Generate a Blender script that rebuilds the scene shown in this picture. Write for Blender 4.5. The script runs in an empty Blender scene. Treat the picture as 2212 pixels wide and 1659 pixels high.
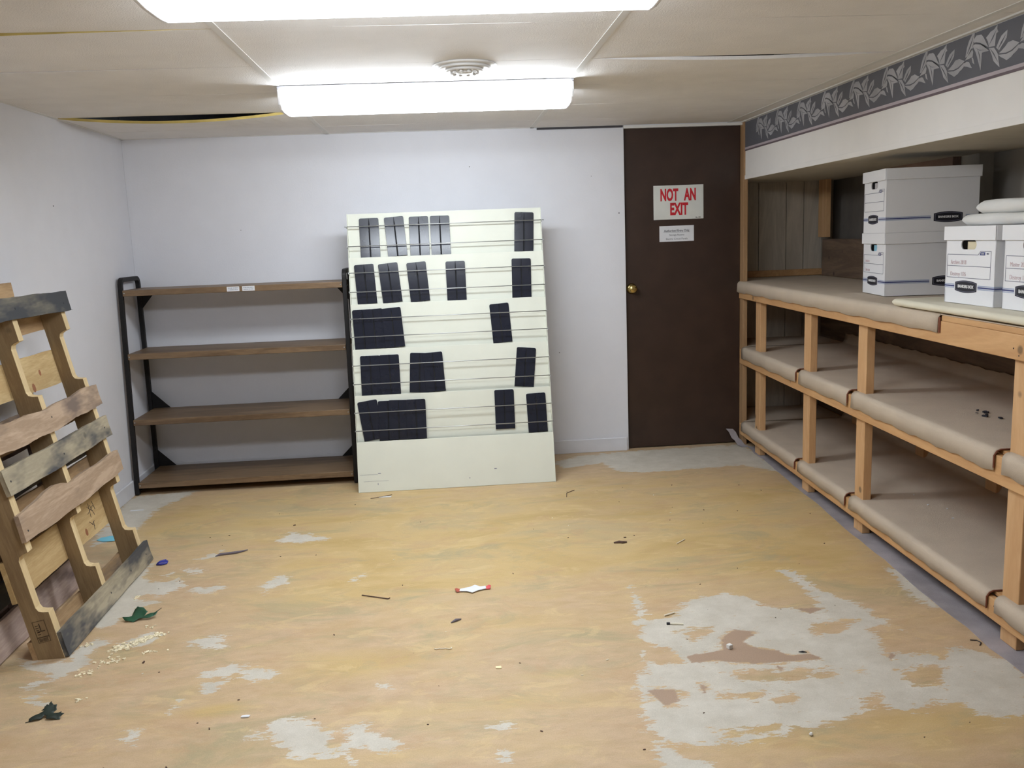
import bpy, bmesh, math, random
import numpy as np
from mathutils import Matrix, Vector
SC = bpy.context.scene
COL = SC.collection
random.seed(7)

# ---------------- camera, world, exposure ----------------
PITCH, YAW, ROLL, EYE, FPX = 0.1631, 0.0735, -0.0383, 1.3914, 1915.06
fw = Vector((math.sin(YAW)*math.cos(PITCH), math.cos(YAW)*math.cos(PITCH), -math.sin(PITCH)))
rt = Vector((math.cos(YAW), -math.sin(YAW), 0)); up = rt.cross(fw)
Rv = math.cos(ROLL)*rt + math.sin(ROLL)*up
Uv = -math.sin(ROLL)*rt + math.cos(ROLL)*up
cd = bpy.data.cameras.new('camera'); cam = bpy.data.objects.new('camera', cd); COL.objects.link(cam)
cd.sensor_fit = 'HORIZONTAL'; cd.sensor_width = 36.0; cd.lens = 36.0*FPX/2212
cd.clip_start = 0.02
M = Matrix((Rv, Uv, -fw)).transposed().to_4x4(); M.translation = Vector((0, 0, EYE))
cam.matrix_world = M
SC.camera = cam
w = bpy.data.worlds.new('world'); SC.world = w; w.use_nodes = True
w.node_tree.nodes['Background'].inputs[0].default_value = (0.5, 0.52, 0.55, 1)
w.node_tree.nodes['Background'].inputs[1].default_value = 0.05
SC.view_settings.view_transform = 'Standard'; SC.view_settings.look = 'None'
SC.view_settings.gamma = 1.0; SC.view_settings.use_curve_mapping = False
SC.view_settings.exposure = 1.13
LAMP = 9.0            # emission of the fluorescent lenses
D = 5.563             # back wall
XL = -1.85            # left wall
XS = 1.916            # soffit face
H = 2.05              # suspended ceiling

# ---------------- helpers ----------------
def S(r, g, b):
    f = lambda c: (c/255/12.92) if c/255 <= 0.04045 else ((c/255+0.055)/1.055)**2.4
    return (f(r), f(g), f(b), 1)
class NT:
    def __init__(s, name):
        s.m = bpy.data.materials.new(name); s.m.use_nodes = True; s.t = s.m.node_tree
        s.b = s.t.nodes['Principled BSDF']
    def n(s, typ, **k):
        nd = s.t.nodes.new(typ)
        for a, v in k.items():
            if a.startswith('i_'):
                key = a[2:]
                nd.inputs[int(key) if key.isdigit() else key.replace('_', ' ')].default_value = v
            else: setattr(nd, a, v)
        return nd
    def l(s, a, ao, b, bi): s.t.links.new(a.outputs[ao], b.inputs[bi])
    def coord(s, scale=(1, 1, 1), obj=True, rand=False):
        tc = s.n('ShaderNodeTexCoord'); mp = s.n('ShaderNodeMapping'); mp.inputs['Scale'].default_value = scale
        s.l(tc, 'Object', mp, 'Vector')
        if rand:
            oi = s.n('ShaderNodeObjectInfo'); ml = s.n('ShaderNodeMath', operation='MULTIPLY', i_1=37.0)
            s.l(oi, 'Random', ml, 0); s.l(ml, 0, mp, 'Location')
        return mp
    def noise(s, vec, scale, detail=3, rough=0.5, dist=0.0):
        nd = s.n('ShaderNodeTexNoise'); nd.inputs['Scale'].default_value = scale
        nd.inputs['Detail'].default_value = detail; nd.inputs['Roughness'].default_value = rough
        nd.inputs['Distortion'].default_value = dist
        s.l(vec, 0, nd, 'Vector'); return nd
    def ramp(s, src, so, stops, interp='LINEAR'):
        r = s.n('ShaderNodeValToRGB'); r.color_ramp.interpolation = interp
        e = r.color_ramp.elements
        while len(e) < len(stops): e.new(0.5)
        for i, (p, c) in enumerate(stops):
            e[i].position = p; e[i].color = c if len(c) == 4 else (*c, 1)
        s.l(src, so, r, 0); return r
    def mix(s, fac, fo, a, b):
        m = s.n('ShaderNodeMix', data_type='RGBA')
        if fac is None: m.inputs[0].default_value = fo
        else: s.l(fac, fo, m, 0)
        for i, v in ((6, a), (7, b)):
            if isinstance(v, tuple) and not hasattr(v[0], 'outputs'): m.inputs[i].default_value = v
            else: s.l(v[0], v[1], m, i)
        return m
    def bump(s, src, so, strength=0.2, dist=0.01):
        bp = s.n('ShaderNodeBump'); bp.inputs['Strength'].default_value = strength; bp.inputs['Distance'].default_value = dist
        s.l(src, so, bp, 'Height'); s.l(bp, 0, s.b, 'Normal')
def plain(name, col, rough=0.6, metal=0.0, var=0.06, bump=0.0, bscale=60, spec=0.5, coat=0):
    t = NT(name); c = t.coord(rand=True); nz = t.noise(c, 7, 4)
    lo = tuple(max(0, x*(1-var)) for x in col[:3])+(1,); hi = tuple(min(1, x*(1+var)) for x in col[:3])+(1,)
    r = t.ramp(nz, 0, [(0.3, lo), (0.7, hi)]); t.l(r, 0, t.b, 'Base Color')
    t.b.inputs['Roughness'].default_value = rough; t.b.inputs['Metallic'].default_value = metal
    t.b.inputs['Specular IOR Level'].default_value = spec; t.b.inputs['Coat Weight'].default_value = coat
    if bump: t.bump(t.noise(c, bscale, 3), 0, bump, 0.004)
    return t.m
def wood(name, c1, c2, axis='X', ring=9.0, rough=0.65, stain=None, samt=0.0, knots=0.25, fine=0.5):
    t = NT(name)
    k = {'X': (0.12, 1, 1), 'Y': (1, 0.12, 1), 'Z': (1, 1, 0.12)}[axis]
    c = t.coord(tuple(k), rand=True)
    n1 = t.noise(c, ring, 4, 0.6, 1.2); n2 = t.noise(c, ring*14, 3, 0.6)
    mx = t.n('ShaderNodeMath', operation='MULTIPLY_ADD', i_1=fine*0.35)
    t.l(n2, 0, mx, 0); t.l(n1, 0, mx, 2)
    r = t.ramp(mx, 0, [(0.38, c1), (0.62, c2), (0.8, c1)])
    last = (r, 0)
    if knots:
        c2_ = t.coord((1, 1, 1), rand=True); v = t.n('ShaderNodeTexVoronoi'); v.inputs['Scale'].default_value = 5.2
        t.l(c2_, 0, v, 'Vector')
        kr = t.ramp(v, 'Distance', [(0.05, (1, 1, 1)), (0.09, (0, 0, 0))])
        mk = t.n('ShaderNodeMath', operation='MULTIPLY', i_1=knots*3); t.l(kr, 0, mk, 0)
        m = t.mix(mk, 0, last, tuple(x*0.3 for x in c1[:3])+(1,)); last = (m, 2)
    if stain:
        c3 = t.coord(tuple(0.35 if x < 1 else 1 for x in k), rand=True); n3 = t.noise(c3, 6, 4, 0.6)
        sr = t.ramp(n3, 0, [(0.62-samt*0.3, (0, 0, 0)), (0.75-samt*0.3, (1, 1, 1))])
        m = t.mix(sr, 0, last, stain); last = (m, 2)
    t.l(last[0], last[1], t.b, 'Base Color'); t.b.inputs['Roughness'].default_value = rough
    t.bump(mx, 0, 0.25, 0.004)
    return t.m
class MB:
    def __init__(s): s.v = []; s.f = []; s.mi = []
    def add(s, vs, fs, mi=0, mat=None):
        b = len(s.v)
        for p in vs:
            p = Vector(p); s.v.append(tuple(mat @ p if mat else p))
        for f in fs: s.f.append([b+i for i in f]); s.mi.append(mi)
        return s
    def box(s, x0, x1, y0, y1, z0, z1, mi=0, mat=None):
        vs = [(x, y, z) for z in (z0, z1) for y in (y0, y1) for x in (x0, x1)]
        return s.add(vs, [(0, 2, 3, 1), (4, 5, 7, 6), (0, 1, 5, 4), (2, 6, 7, 3), (0, 4, 6, 2), (1, 3, 7, 5)], mi, mat)
    def prism(s, poly, a0, a1, axis='Z', mi=0, mat=None):
        # poly 2-D, extruded from a0 to a1 along axis
        def P(p, a):
            return {'Z': (p[0], p[1], a), 'Y': (p[0], a, p[1]), 'X': (a, p[0], p[1])}[axis]
        n = len(poly); vs = [P(p, a0) for p in poly]+[P(p, a1) for p in poly]
        fs = [tuple(range(n))[::-1], tuple(range(n, 2*n))]+[(i, (i+1) % n, n+(i+1) % n, n+i) for i in range(n)]
        return s.add(vs, fs, mi, mat)
    def tube(s, path, r, seg=8, mi=0, closed=False, square=False):
        path = [Vector(p) for p in path]; n = len(path); rings = []
        prev = None
        for i, p in enumerate(path):
            a = path[(i-1) % n] if (i > 0 or closed) else p; b = path[(i+1) % n] if (i < n-1 or closed) else p
            t = (b-a).normalized()
            if prev is None:
                ref = Vector((1, 0, 0)) if abs(t.x) < 0.9 else Vector((0, 0, 1))
                u = t.cross(ref).normalized()
            else:
                u = (prev - t*prev.dot(t)).normalized()
            prev = u; v = t.cross(u)
            rr = r[i] if isinstance(r, (list, tuple)) else r
            sg = 4 if square else seg; off = math.pi/4 if square else 0; k = math.sqrt(2) if square else 1
            rings.append([p+(u*math.cos(off+2*math.pi*j/sg)+v*math.sin(off+2*math.pi*j/sg))*rr*k for j in range(sg)])
        sg = len(rings[0]); vs = [q for R in rings for q in R]; fs = []
        for i in range(n-1 if not closed else n):
            for j in range(sg):
                i2 = (i+1) % n
                fs.append((i*sg+j, i*sg+(j+1) % sg, i2*sg+(j+1) % sg, i2*sg+j))
        if not closed: fs += [tuple(range(sg))[::-1], tuple((n-1)*sg+j for j in range(sg))]
        return s.add(vs, fs, mi)
    def lathe(s, prof, seg=32, mat=None, mi=0):
        vs = []; n = len(prof)
        for r, z in prof:
            for j in range(seg): a = 2*math.pi*j/seg; vs.append((r*math.cos(a), r*math.sin(a), z))
        fs = [(i*seg+j, i*seg+(j+1) % seg, (i+1)*seg+(j+1) % seg, (i+1)*seg+j) for i in range(n-1) for j in range(seg)]
        fs += [tuple(range(seg))[::-1], tuple((n-1)*seg+j for j in range(seg))]
        return s.add(vs, fs, mi, mat)
    def build(s, name, mats, parent=None, matrix=None, bevel=0.0, smooth=False, seg=2):
        me = bpy.data.meshes.new(name); me.from_pydata(s.v, [], s.f)
        if not isinstance(mats, (list, tuple)): mats = [mats]
        for m in mats: me.materials.append(m)
        me.polygons.foreach_set('material_index', s.mi)
        bm = bmesh.new(); bm.from_mesh(me); bmesh.ops.recalc_face_normals(bm, faces=bm.faces); bm.to_mesh(me); bm.free()
        if smooth: me.polygons.foreach_set('use_smooth', [True]*len(me.polygons))
        o = bpy.data.objects.new(name, me); COL.objects.link(o)
        if parent: o.parent = parent
        if matrix: o.matrix_local = matrix
        if bevel:
            b = o.modifiers.new('bevel', 'BEVEL'); b.width = bevel; b.segments = seg; b.limit_method = 'ANGLE'; b.angle_limit = 0.6
        return o
def thing(name, label, cat, loc=(0, 0, 0), matrix=None, group=None):
    o = bpy.data.objects.new(name, None); COL.objects.link(o); o.empty_display_size = 0.1
    if matrix: o.matrix_world = matrix
    else: o.location = loc
    return tag(o, label, cat, group)
def tag(o, label, cat, group=None, kind=None):
    o['label'] = label; o['category'] = cat
    if group: o['group'] = group
    if kind: o['kind'] = kind
    return o
def struct(o): o['kind'] = 'structure'; return o
def clone(o, matrix=None):
    c = o.copy(); COL.objects.link(c)
    if matrix is not None: c.matrix_world = matrix
    for ch in o.children:
        d = ch.copy(); COL.objects.link(d); d.parent = c
        for g in ch.children:
            e = g.copy(); COL.objects.link(e); e.parent = d
    return c
def text(name, s, size, matrix, mat, parent=None, sx=1.0, fat=0.0, align='CENTER', ext=0.0004):
    cu = bpy.data.curves.new(name, 'FONT'); cu.body = s; cu.size = size; cu.align_x = align; cu.align_y = 'CENTER'
    cu.extrude = ext; cu.offset = fat; cu.materials.append(mat); cu.resolution_u = 3
    o = bpy.data.objects.new(name, cu); COL.objects.link(o)
    if parent: o.parent = parent
    o.matrix_local = matrix @ Matrix.Diagonal((sx, 1, 1, 1))
    return o
def basis(ex, ey, ez, o=(0, 0, 0)):
    m = Matrix((Vector(ex), Vector(ey), Vector(ez))).transposed().to_4x4(); m.translation = Vector(o); return m
def T(x, y, z): return Matrix.Translation((x, y, z))
def RX(a): return Matrix.Rotation(a, 4, 'X')
def RY(a): return Matrix.Rotation(a, 4, 'Y')
def RZ(a): return Matrix.Rotation(a, 4, 'Z')
FACE_CAM = basis((1, 0, 0), (0, 0, 1), (0, -1, 0))      # text plane facing -y

# ---------------- materials ----------------
M_wall = plain('painted_drywall', (0.74, 0.74, 0.775, 1), 0.55, var=0.015, bump=0.12, bscale=160)
M_tile = plain('ceiling_tile_face', (0.83, 0.81, 0.79, 1), 0.8, var=0.03, bump=0.5, bscale=230)
M_glass_wool = plain('fibreglass_edge', (0.55, 0.42, 0.13, 1), 0.9, var=0.2)
M_tee = plain('white_enamelled_metal', (0.74, 0.73, 0.70, 1), 0.45, var=0.02)
M_void = plain('dark_void', (0.01, 0.01, 0.012, 1), 0.9)
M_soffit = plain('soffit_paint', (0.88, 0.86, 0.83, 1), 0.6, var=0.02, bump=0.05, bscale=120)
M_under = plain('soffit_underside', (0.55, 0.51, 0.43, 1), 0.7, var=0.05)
M_trimw = plain('white_baseboard_paint', (0.68, 0.68, 0.71, 1), 0.4, var=0.05)
M_door = plain('dark_brown_laminate', (0.042, 0.0225, 0.0155, 1), 0.42, var=0.15, bump=0.04, bscale=300)
M_brass = plain('brass', (0.55, 0.42, 0.16, 1), 0.22, 1.0)
M_black_metal = plain('black_painted_steel', (0.010, 0.009, 0.009, 1), 0.5, 0.0, spec=0.3)
M_lam = wood('walnut_laminate', S(100, 79, 58), S(128, 104, 78), 'X', 10, 0.45, knots=0, fine=1.0)
M_cream = plain('cream_enamel', (0.70, 0.71, 0.615, 1), 0.5, var=0.02, spec=.3)
M_rod = plain('galvanised_wire', (0.50, 0.51, 0.51, 1), 0.4, 0.8)
M_blackpl = plain('glossy_black_plastic', (0.012, 0.014, 0.025, 1), 0.16, 0.0, spec=0.6)
M_pine = wood('pine_lumber', S(218, 178, 132), S(202, 158, 112), 'Z', 9, 0.6, knots=0.3)
M_pineY = wood('pine_rail', S(216, 172, 122), S(196, 150, 102), 'Y', 9, 0.6, knots=0.3)
M_dplank = wood('old_dark_plank', S(138, 114, 94), S(106, 86, 70), 'Y', 8, 0.8, knots=0.3)
M_panelg = wood('grey_panelling', S(208, 197, 180), S(184, 174, 158), 'Z', 8, 0.6, knots=0)
M_fabric = plain('beige_felt_covering', S(202, 186, 166), 0.95, var=0.05, bump=0.6, bscale=500)
M_backing = plain('brown_backing', S(120, 70, 50), 0.9)
M_carpet = plain('grey_floor_felt', S(166, 158, 160), 0.95, var=0.2, bump=0.8, bscale=350)
M_card = plain('white_cardboard', (0.86, 0.86, 0.88, 1), 0.6, var=0.01)
M_ink = plain('black_print', (0.012, 0.012, 0.02, 1), 0.5)
M_blue = plain('blue_print', S(70, 78, 130), 0.5)
M_lblue = plain('pale_blue_print', S(170, 180, 205), 0.5)
M_line = plain('grey_print', S(110, 110, 130), 0.5)
M_pen = plain('red_brown_pen', S(222, 200, 204), 0.6)
M_penw = plain('white_print', (0.8, 0.8, 0.8, 1), 0.5)
M_red = plain('red_print', S(200, 30, 45), 0.5)
M_sign = plain('sign_plastic', (0.72, 0.73, 0.69, 1), 0.4)
M_paper = plain('white_paper', (0.78, 0.79, 0.82, 1), 0.7)
M_foam = plain('white_foam', (0.74, 0.73, 0.70, 1), 0.8, var=0.04)
M_creamfoam = plain('cream_foam_sheet', (0.74, 0.69, 0.55, 1), 0.7, var=0.03)

def lens_mat(name, k):
    t = NT(name); t.t.nodes.remove(t.b)
    e = t.n('ShaderNodeEmission'); e.inputs[0].default_value = (0.875, 0.95, 1.03, 1); e.inputs[1].default_value = LAMP*k
    t.l(e, 0, t.t.nodes['Material Output'], 0); return t.m
M_lens = lens_mat('lit_acrylic_lens', 1.0); M_lens_side = lens_mat('lit_lens_side', 1.8)

GREY=[[(-1.375,3.957),(-1.353,3.791),(-1.308,3.721),(-1.24,3.7),(-1.202,3.75),(-1.144,3.649),(-1.166,3.602),(-1.221,3.553),(-1.275,3.587),(-1.299,3.542),(-1.213,3.496),(-1.224,3.444),(-1.28,3.43),(-1.259,3.367),(-1.293,3.344),(-1.3,3.282),(-1.359,3.271),(-1.436,3.368),(-1.45,3.864)],[(-1.559,3.037),(-1.46,3.004),(-1.416,2.997),(-1.37,3.001),(-1.361,3.114),(-1.328,3.173),(-1.272,3.138),(-1.286,3.102),(-1.313,3.046),(-1.279,2.981),(-1.306,2.918),(-1.359,2.861),(-1.383,2.908),(-1.475,2.966)],[(-1.234,3.094),(-1.152,3.197),(-1.086,3.166),(-1.142,3.079)],[(-1.446,2.832),(-1.399,2.862),(-1.375,2.853),(-1.404,2.816)],[(-1.391,2.749),(-1.369,2.77),(-1.357,2.809),(-1.351,2.738),(-1.313,2.694),(-1.316,2.68),(-1.352,2.709)],[(-0.97,3.09),(-0.927,3.114),(-0.852,3.115),(-0.835,3.031),(-0.926,3.027)],[(-0.861,2.838),(-0.798,2.873),(-0.771,2.891),(-0.711,2.854),(-0.605,2.81),(-0.619,2.748),(-0.694,2.77),(-0.745,2.821),(-0.803,2.808),(-0.842,2.803)],[(-0.839,2.771),(-0.773,2.767),(-0.797,2.684),(-0.821,2.683)],[(-1.192,3.846),(-1.111,3.832),(-1.115,3.795),(-1.176,3.8)],[(-1.272,3.795),(-1.241,3.818),(-1.244,3.781)],[(-1.133,3.596),(-1.013,3.626),(-0.962,3.6),(-1.02,3.552),(-1.102,3.574)],[(-0.813,3.591),(-0.766,3.688),(-0.705,3.677),(-0.71,3.59),(-0.76,3.582),(-0.788,3.528)],[(-1.167,3.969),(-1.093,4.069),(-1.087,3.985)],[(-0.859,4.167),(-0.796,4.283),(-0.596,4.14),(-0.753,4.103)],[(-0.992,2.454),(-0.989,2.512),(-0.95,2.493),(-0.958,2.457),(-0.947,2.423),(-0.968,2.434)],[(-0.897,2.604),(-0.882,2.658),(-0.878,2.629)],[(-0.634,2.419),(-0.609,2.448),(-0.57,2.434),(-0.58,2.486),(-0.486,2.499),(-0.423,2.438),(-0.392,2.409),(-0.388,2.335),(-0.415,2.286),(-0.482,2.303),(-0.528,2.371),(-0.576,2.418)],[(-0.422,2.315),(-0.366,2.307),(-0.339,2.353),(-0.355,2.417),(-0.304,2.446),(-0.251,2.375),(-0.211,2.352),(-0.172,2.321),(-0.212,2.277),(-0.275,2.319),(-0.319,2.3),(-0.297,2.257),(-0.298,2.226),(-0.344,2.272),(-0.418,2.282)],[(0.067,2.383),(0.126,2.388),(0.163,2.36),(0.113,2.349)],[(0.091,2.234),(0.115,2.239),(0.112,2.207),(0.094,2.202)],[(-0.277,2.677),(-0.228,2.653),(-0.226,2.632),(-0.269,2.644)],[(-0.441,3.578),(-0.402,3.647),(-0.399,3.608),(-0.422,3.556)],[(0.692,3.327),(0.687,3.095),(0.682,2.99),(0.784,3.018),(0.869,3.144),(1.026,3.2),(1.115,3.143),(1.134,3.051),(1.239,3.018),(1.293,2.963),(1.349,3.078),(1.345,3.213),(1.314,3.383),(1.381,3.371),(1.395,3.17),(1.453,3.06),(1.49,2.96),(1.502,2.87),(1.524,2.769),(1.511,2.679),(1.522,2.602),(1.549,2.551),(1.516,2.465),(1.449,2.379),(1.585,2.213),(1.435,2.311),(1.268,2.288),(1.21,2.325),(0.992,2.237),(0.922,2.247),(0.87,2.202),(0.651,2.191),(0.55,2.222),(0.526,2.26),(0.521,2.388),(0.555,2.59),(0.6,2.64),(0.625,2.82)],[(1.757,3.342),(1.791,3.298),(1.774,3.038),(1.74,2.934),(1.697,3.019)],[(1.601,2.639),(1.692,2.588),(1.746,2.52),(1.739,2.442),(1.619,2.199),(1.464,2.231),(1.428,2.362)],[(0.522,2.226),(0.567,2.162),(0.63,2.121),(0.641,2.052),(0.511,2.069),(0.521,2.145)],[(0.631,5.337),(0.813,5.475),(1.059,5.505),(1.277,5.53),(1.896,5.539),(1.904,5.22),(1.899,4.829),(1.722,5.03),(1.548,5.015),(1.152,4.996),(0.993,5.032),(0.925,5.269),(0.683,5.188)],[(-1.846,5.003),(-1.811,5.115),(-1.482,5.161),(-1.617,4.824),(-1.611,4.432),(-1.747,4.25),(-1.778,4.392)]]
ISLE=[[(0.63,2.819),(0.704,2.782),(0.723,2.68),(0.638,2.657),(0.58,2.702)],[(0.774,2.46),(0.923,2.448),(0.876,2.404),(0.799,2.426)],[(0.832,2.592),(1.104,2.562),(1.256,2.527),(1.052,2.503),(0.942,2.498),(0.85,2.545)],[(0.925,2.397),(1.014,2.435),(0.972,2.37),(0.934,2.366)],[(1.374,2.509),(1.517,2.544),(1.46,2.398),(1.366,2.413)],[(1.246,2.883),(1.428,2.896),(1.287,2.78),(1.225,2.803)],[(1.43,2.825),(1.494,2.828),(1.614,2.662),(1.522,2.602),(1.389,2.623)],[(1.184,2.378),(1.262,2.377),(1.182,2.32)],[(0.757,2.893),(0.903,2.911),(0.867,2.834),(0.808,2.817)],[(0.66,2.488),(0.708,2.47),(0.659,2.447)],[(0.694,2.253),(0.887,2.27),(0.896,2.242),(0.742,2.22)]]
PINK=[[(0.898,2.816),(0.959,2.874),(1.035,2.848),(0.957,2.78),(0.984,2.737),(1.047,2.702),(1.077,2.66),(1.147,2.662),(1.175,2.621),(1.101,2.621),(1.0,2.624),(0.943,2.622),(0.842,2.661),(0.752,2.663),(0.745,2.706),(0.876,2.729)],[(0.596,2.508),(0.652,2.499),(0.647,2.439),(0.602,2.406),(0.586,2.448),(0.568,2.502)],[(0.733,2.519),(0.756,2.505),(0.733,2.466)],[(1.389,2.623),(1.415,2.619),(1.387,2.588)],[(1.239,3.018),(1.347,3.0),(1.275,2.966)],[(1.008,2.6),(1.03,2.585),(1.011,2.565)]]

# ---------------- floor ----------------
def pts_in(poly, X, Y):
    ins = np.zeros(X.shape, bool); d = np.full(X.shape, 9.0); n = len(poly)
    for i in range(n):
        x1, y1 = poly[i]; x2, y2 = poly[(i+1) % n]
        c = ((y1 > Y) != (y2 > Y)); xi = (x2-x1)*(Y-y1)/((y2-y1) if y2 != y1 else 1e-9)+x1
        ins ^= c & (X < xi)
        L2 = (x2-x1)**2+(y2-y1)**2+1e-12; t = np.clip(((X-x1)*(x2-x1)+(Y-y1)*(y2-y1))/L2, 0, 1)
        d = np.minimum(d, np.hypot(X-x1-t*(x2-x1), Y-y1-t*(y2-y1)))
    return np.where(ins, d, -d)
def make_floor():
    x0, x1, y0, y1 = XL, 2.95, 1.3, 6.06; st = 0.0125
    xs = np.arange(x0, x1+st, st); ys = np.arange(y0, y1+st, st); X, Y = np.meshgrid(xs, ys)
    nx, ny = len(xs), len(ys)
    g = np.full(X.shape, -0.2)
    for p in GREY: g = np.maximum(g, pts_in(p, X, Y))
    for p in ISLE: g = np.minimum(g, -pts_in(p, X, Y))
    k = np.full(X.shape, -0.2)
    for p in PINK: k = np.maximum(k, pts_in(p, X, Y))
    g = np.minimum(g, -k)
    yl = np.zeros(X.shape)
    for (cx, cy, rx, ry, a) in YEL: yl += a*np.exp(-((X-cx)/rx)**2-((Y-cy)/ry)**2)
    lt = np.clip((Y-2.0)/3.0, 0, 1)
    nv = nx*ny; co = np.stack([X.ravel(), Y.ravel(), np.zeros(nv)], 1)
    idx = np.arange(nv).reshape(ny, nx)
    q = np.stack([idx[:-1, :-1], idx[:-1, 1:], idx[1:, 1:], idx[1:, :-1]], -1).reshape(-1, 4)
    # the rest of the room towards and behind the camera
    ex = np.array([[XL, -1.7, 0], [2.95, -1.7, 0], [2.95, y0, 0], [XL, y0, 0]])
    co = np.vstack([co, ex]); q = np.vstack([q, [[nv, nv+1, nv+2, nv+3]]])
    me = bpy.data.meshes.new('floor'); me.vertices.add(len(co)); me.vertices.foreach_set('co', co.ravel())
    me.loops.add(q.size); me.loops.foreach_set('vertex_index', q.ravel())
    me.polygons.add(len(q)); me.polygons.foreach_set('loop_start', np.arange(0, q.size, 4)); me.update(calc_edges=True)
    for nm, ar in (('bare', np.clip(g, -0.09, 0.032)), ('glue', np.clip(k, -0.2, 0.2)), ('amber', yl)):
        at = me.attributes.new(nm, 'FLOAT', 'POINT'); at.data.foreach_set('value', np.append(ar.ravel(), [-0.1]*4 if nm != 'amber' else [0.2]*4))
    t = NT('stripped_subfloor')
    c = t.coord(); cs = t.coord((0.62, 1.3, 1))
    def attr(n): return t.n('ShaderNodeAttribute', attribute_name=n)
    nA = t.noise(cs, 5.0, 6, 0.65, 0.4); nB = t.noise(cs, 16, 5, 0.65, 0.3); nC = t.noise(c, 260, 2, 0.6); nE = t.noise(cs, 2.2, 5, 0.6, 0.6)
    # amber glue over tan wood
    ya = t.n('ShaderNodeMath', operation='MULTIPLY_ADD', i_1=0.55); t.l(attr('amber'), 2, ya, 0)
    y2 = t.n('ShaderNodeMath', operation='MULTIPLY_ADD', i_1=0.9); t.l(nA, 0, y2, 0); y2.inputs[2].default_value = -0.35; t.l(y2, 0, ya, 2)
    fy = t.ramp(ya, 0, [(0.05, (0, 0, 0)), (0.6, (1, 1, 1))])
    tan = t.ramp(nB, 0, [(0.3, C_TAN1), (0.7, C_TAN2)]); amb = t.ramp(nE, 0, [(0.32, C_AMB1), (0.5, C_AMB2), (0.68, C_AMB3)])
    base = t.mix(fy, 0, (tan, 0), (amb, 0))
    # dull olive patches
    op = t.ramp(t.noise(cs, 3.1, 6, 0.7, 1.0), 0, [(0.52, (0, 0, 0)), (0.66, (0.75, 0.75, 0.75))])
    base = t.mix(op, 0, (base, 2), C_OLIVE)
    lp = t.ramp(t.noise(cs, 8.3, 5, 0.7, 0.8), 0, [(0.55, (0, 0, 0)), (0.64, (0.45, 0.45, 0.45))])
    base = t.mix(lp, 0, (base, 2), C_LIGHT)
    pk = t.ramp(t.noise(t.coord((.7, 1.3, 1)), 6.1, 6, 0.75, .5), 0, [(0.53, (0, 0, 0)), (0.62, (0.4, 0.4, 0.4))])
    base = t.mix(pk, 0, (base, 2), S(196, 160, 124))
    dk = t.ramp(t.noise(t.coord((.5, 2.2, 1)), 19, 5, 0.75, .3), 0, [(0.60, (0, 0, 0)), (0.70, (0.32, 0.32, 0.32))])
    base = t.mix(dk, 0, (base, 2), S(168, 146, 106))
    def edge(name, amp, soft):
        m1 = t.n('ShaderNodeMath', operation='SUBTRACT', i_1=0.5); t.l(t.noise(cs, 22, 5, 0.7), 0, m1, 0)
        q1 = t.n('ShaderNodeMath', operation='SUBTRACT', i_1=0.5); t.l(t.noise(t.coord((.35, 1.3, 1)), 75, 4, 0.7), 0, q1, 0)
        q2 = t.n('ShaderNodeMath', operation='MULTIPLY_ADD', i_1=.55); t.l(q1, 0, q2, 0); t.l(m1, 0, q2, 2); m1 = q2
        m2 = t.n('ShaderNodeMath', operation='MULTIPLY_ADD', i_1=amp); t.l(m1, 0, m2, 0); t.l(attr(name), 2, m2, 2)
        m3 = t.n('ShaderNodeMath', operation='MULTIPLY_ADD', i_1=1/soft, i_2=0.5); m3.use_clamp = True; t.l(m2, 0, m3, 0); return m3
    gr = t.ramp(t.noise(c, 9, 6, 0.7), 0, [(0.3, C_GREY1), (0.7, C_GREY2)])
    base = t.mix(edge('bare', 0.17, 0.008), 0, (base, 2), (gr, 0))
    base = t.mix(edge('glue', 0.05, 0.006), 0, (base, 2), C_PINK)
    # crumbs of dirt
    v = t.n('ShaderNodeTexVoronoi'); v.inputs['Scale'].default_value = 16; t.l(c, 0, v, 'Vector')
    sp = t.ramp(v, 'Distance', [(0.02, (0.75, 0.75, 0.75)), (0.045, (0, 0, 0))])
    msk = t.ramp(v, 'Color', [(0.80, (0, 0, 0)), (0.82, (1, 1, 1))]); mm = t.n('ShaderNodeMath', operation='MULTIPLY'); t.l(sp, 0, mm, 0); t.l(msk, 0, mm, 1)
    base = t.mix(mm, 0, (base, 2), (0.09, 0.06, 0.04, 1))
    fr = t.ramp(nC, 0, [(0.3, (0.86, 0.86, 0.86)), (0.7, (1, 1, 1))]); mu = t.n('ShaderNodeMix', data_type='RGBA', blend_type='MULTIPLY'); mu.inputs[0].default_value = 1
    t.l(base, 2, mu, 6); t.l(fr, 0, mu, 7)
    t.l(mu, 2, t.b, 'Base Color'); t.b.inputs['Roughness'].default_value = 0.55; t.b.inputs['Specular IOR Level'].default_value = 0.35
    t.bump(nB, 0, 0.15, 0.003)
    me.materials.append(t.m)
    o = bpy.data.objects.new('floor', me); COL.objects.link(o); struct(o)
C_TAN1, C_TAN2 = S(192, 164, 130), S(212, 184, 150)
C_AMB1, C_AMB2, C_AMB3 = S(194, 164, 108), S(210, 181, 128), S(198, 175, 134)
C_OLIVE, C_LIGHT = S(176, 162, 126), S(224, 198, 146)
C_GREY1, C_GREY2, C_PINK = S(198, 190, 174), S(219, 212, 198), S(176, 150, 128)
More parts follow.
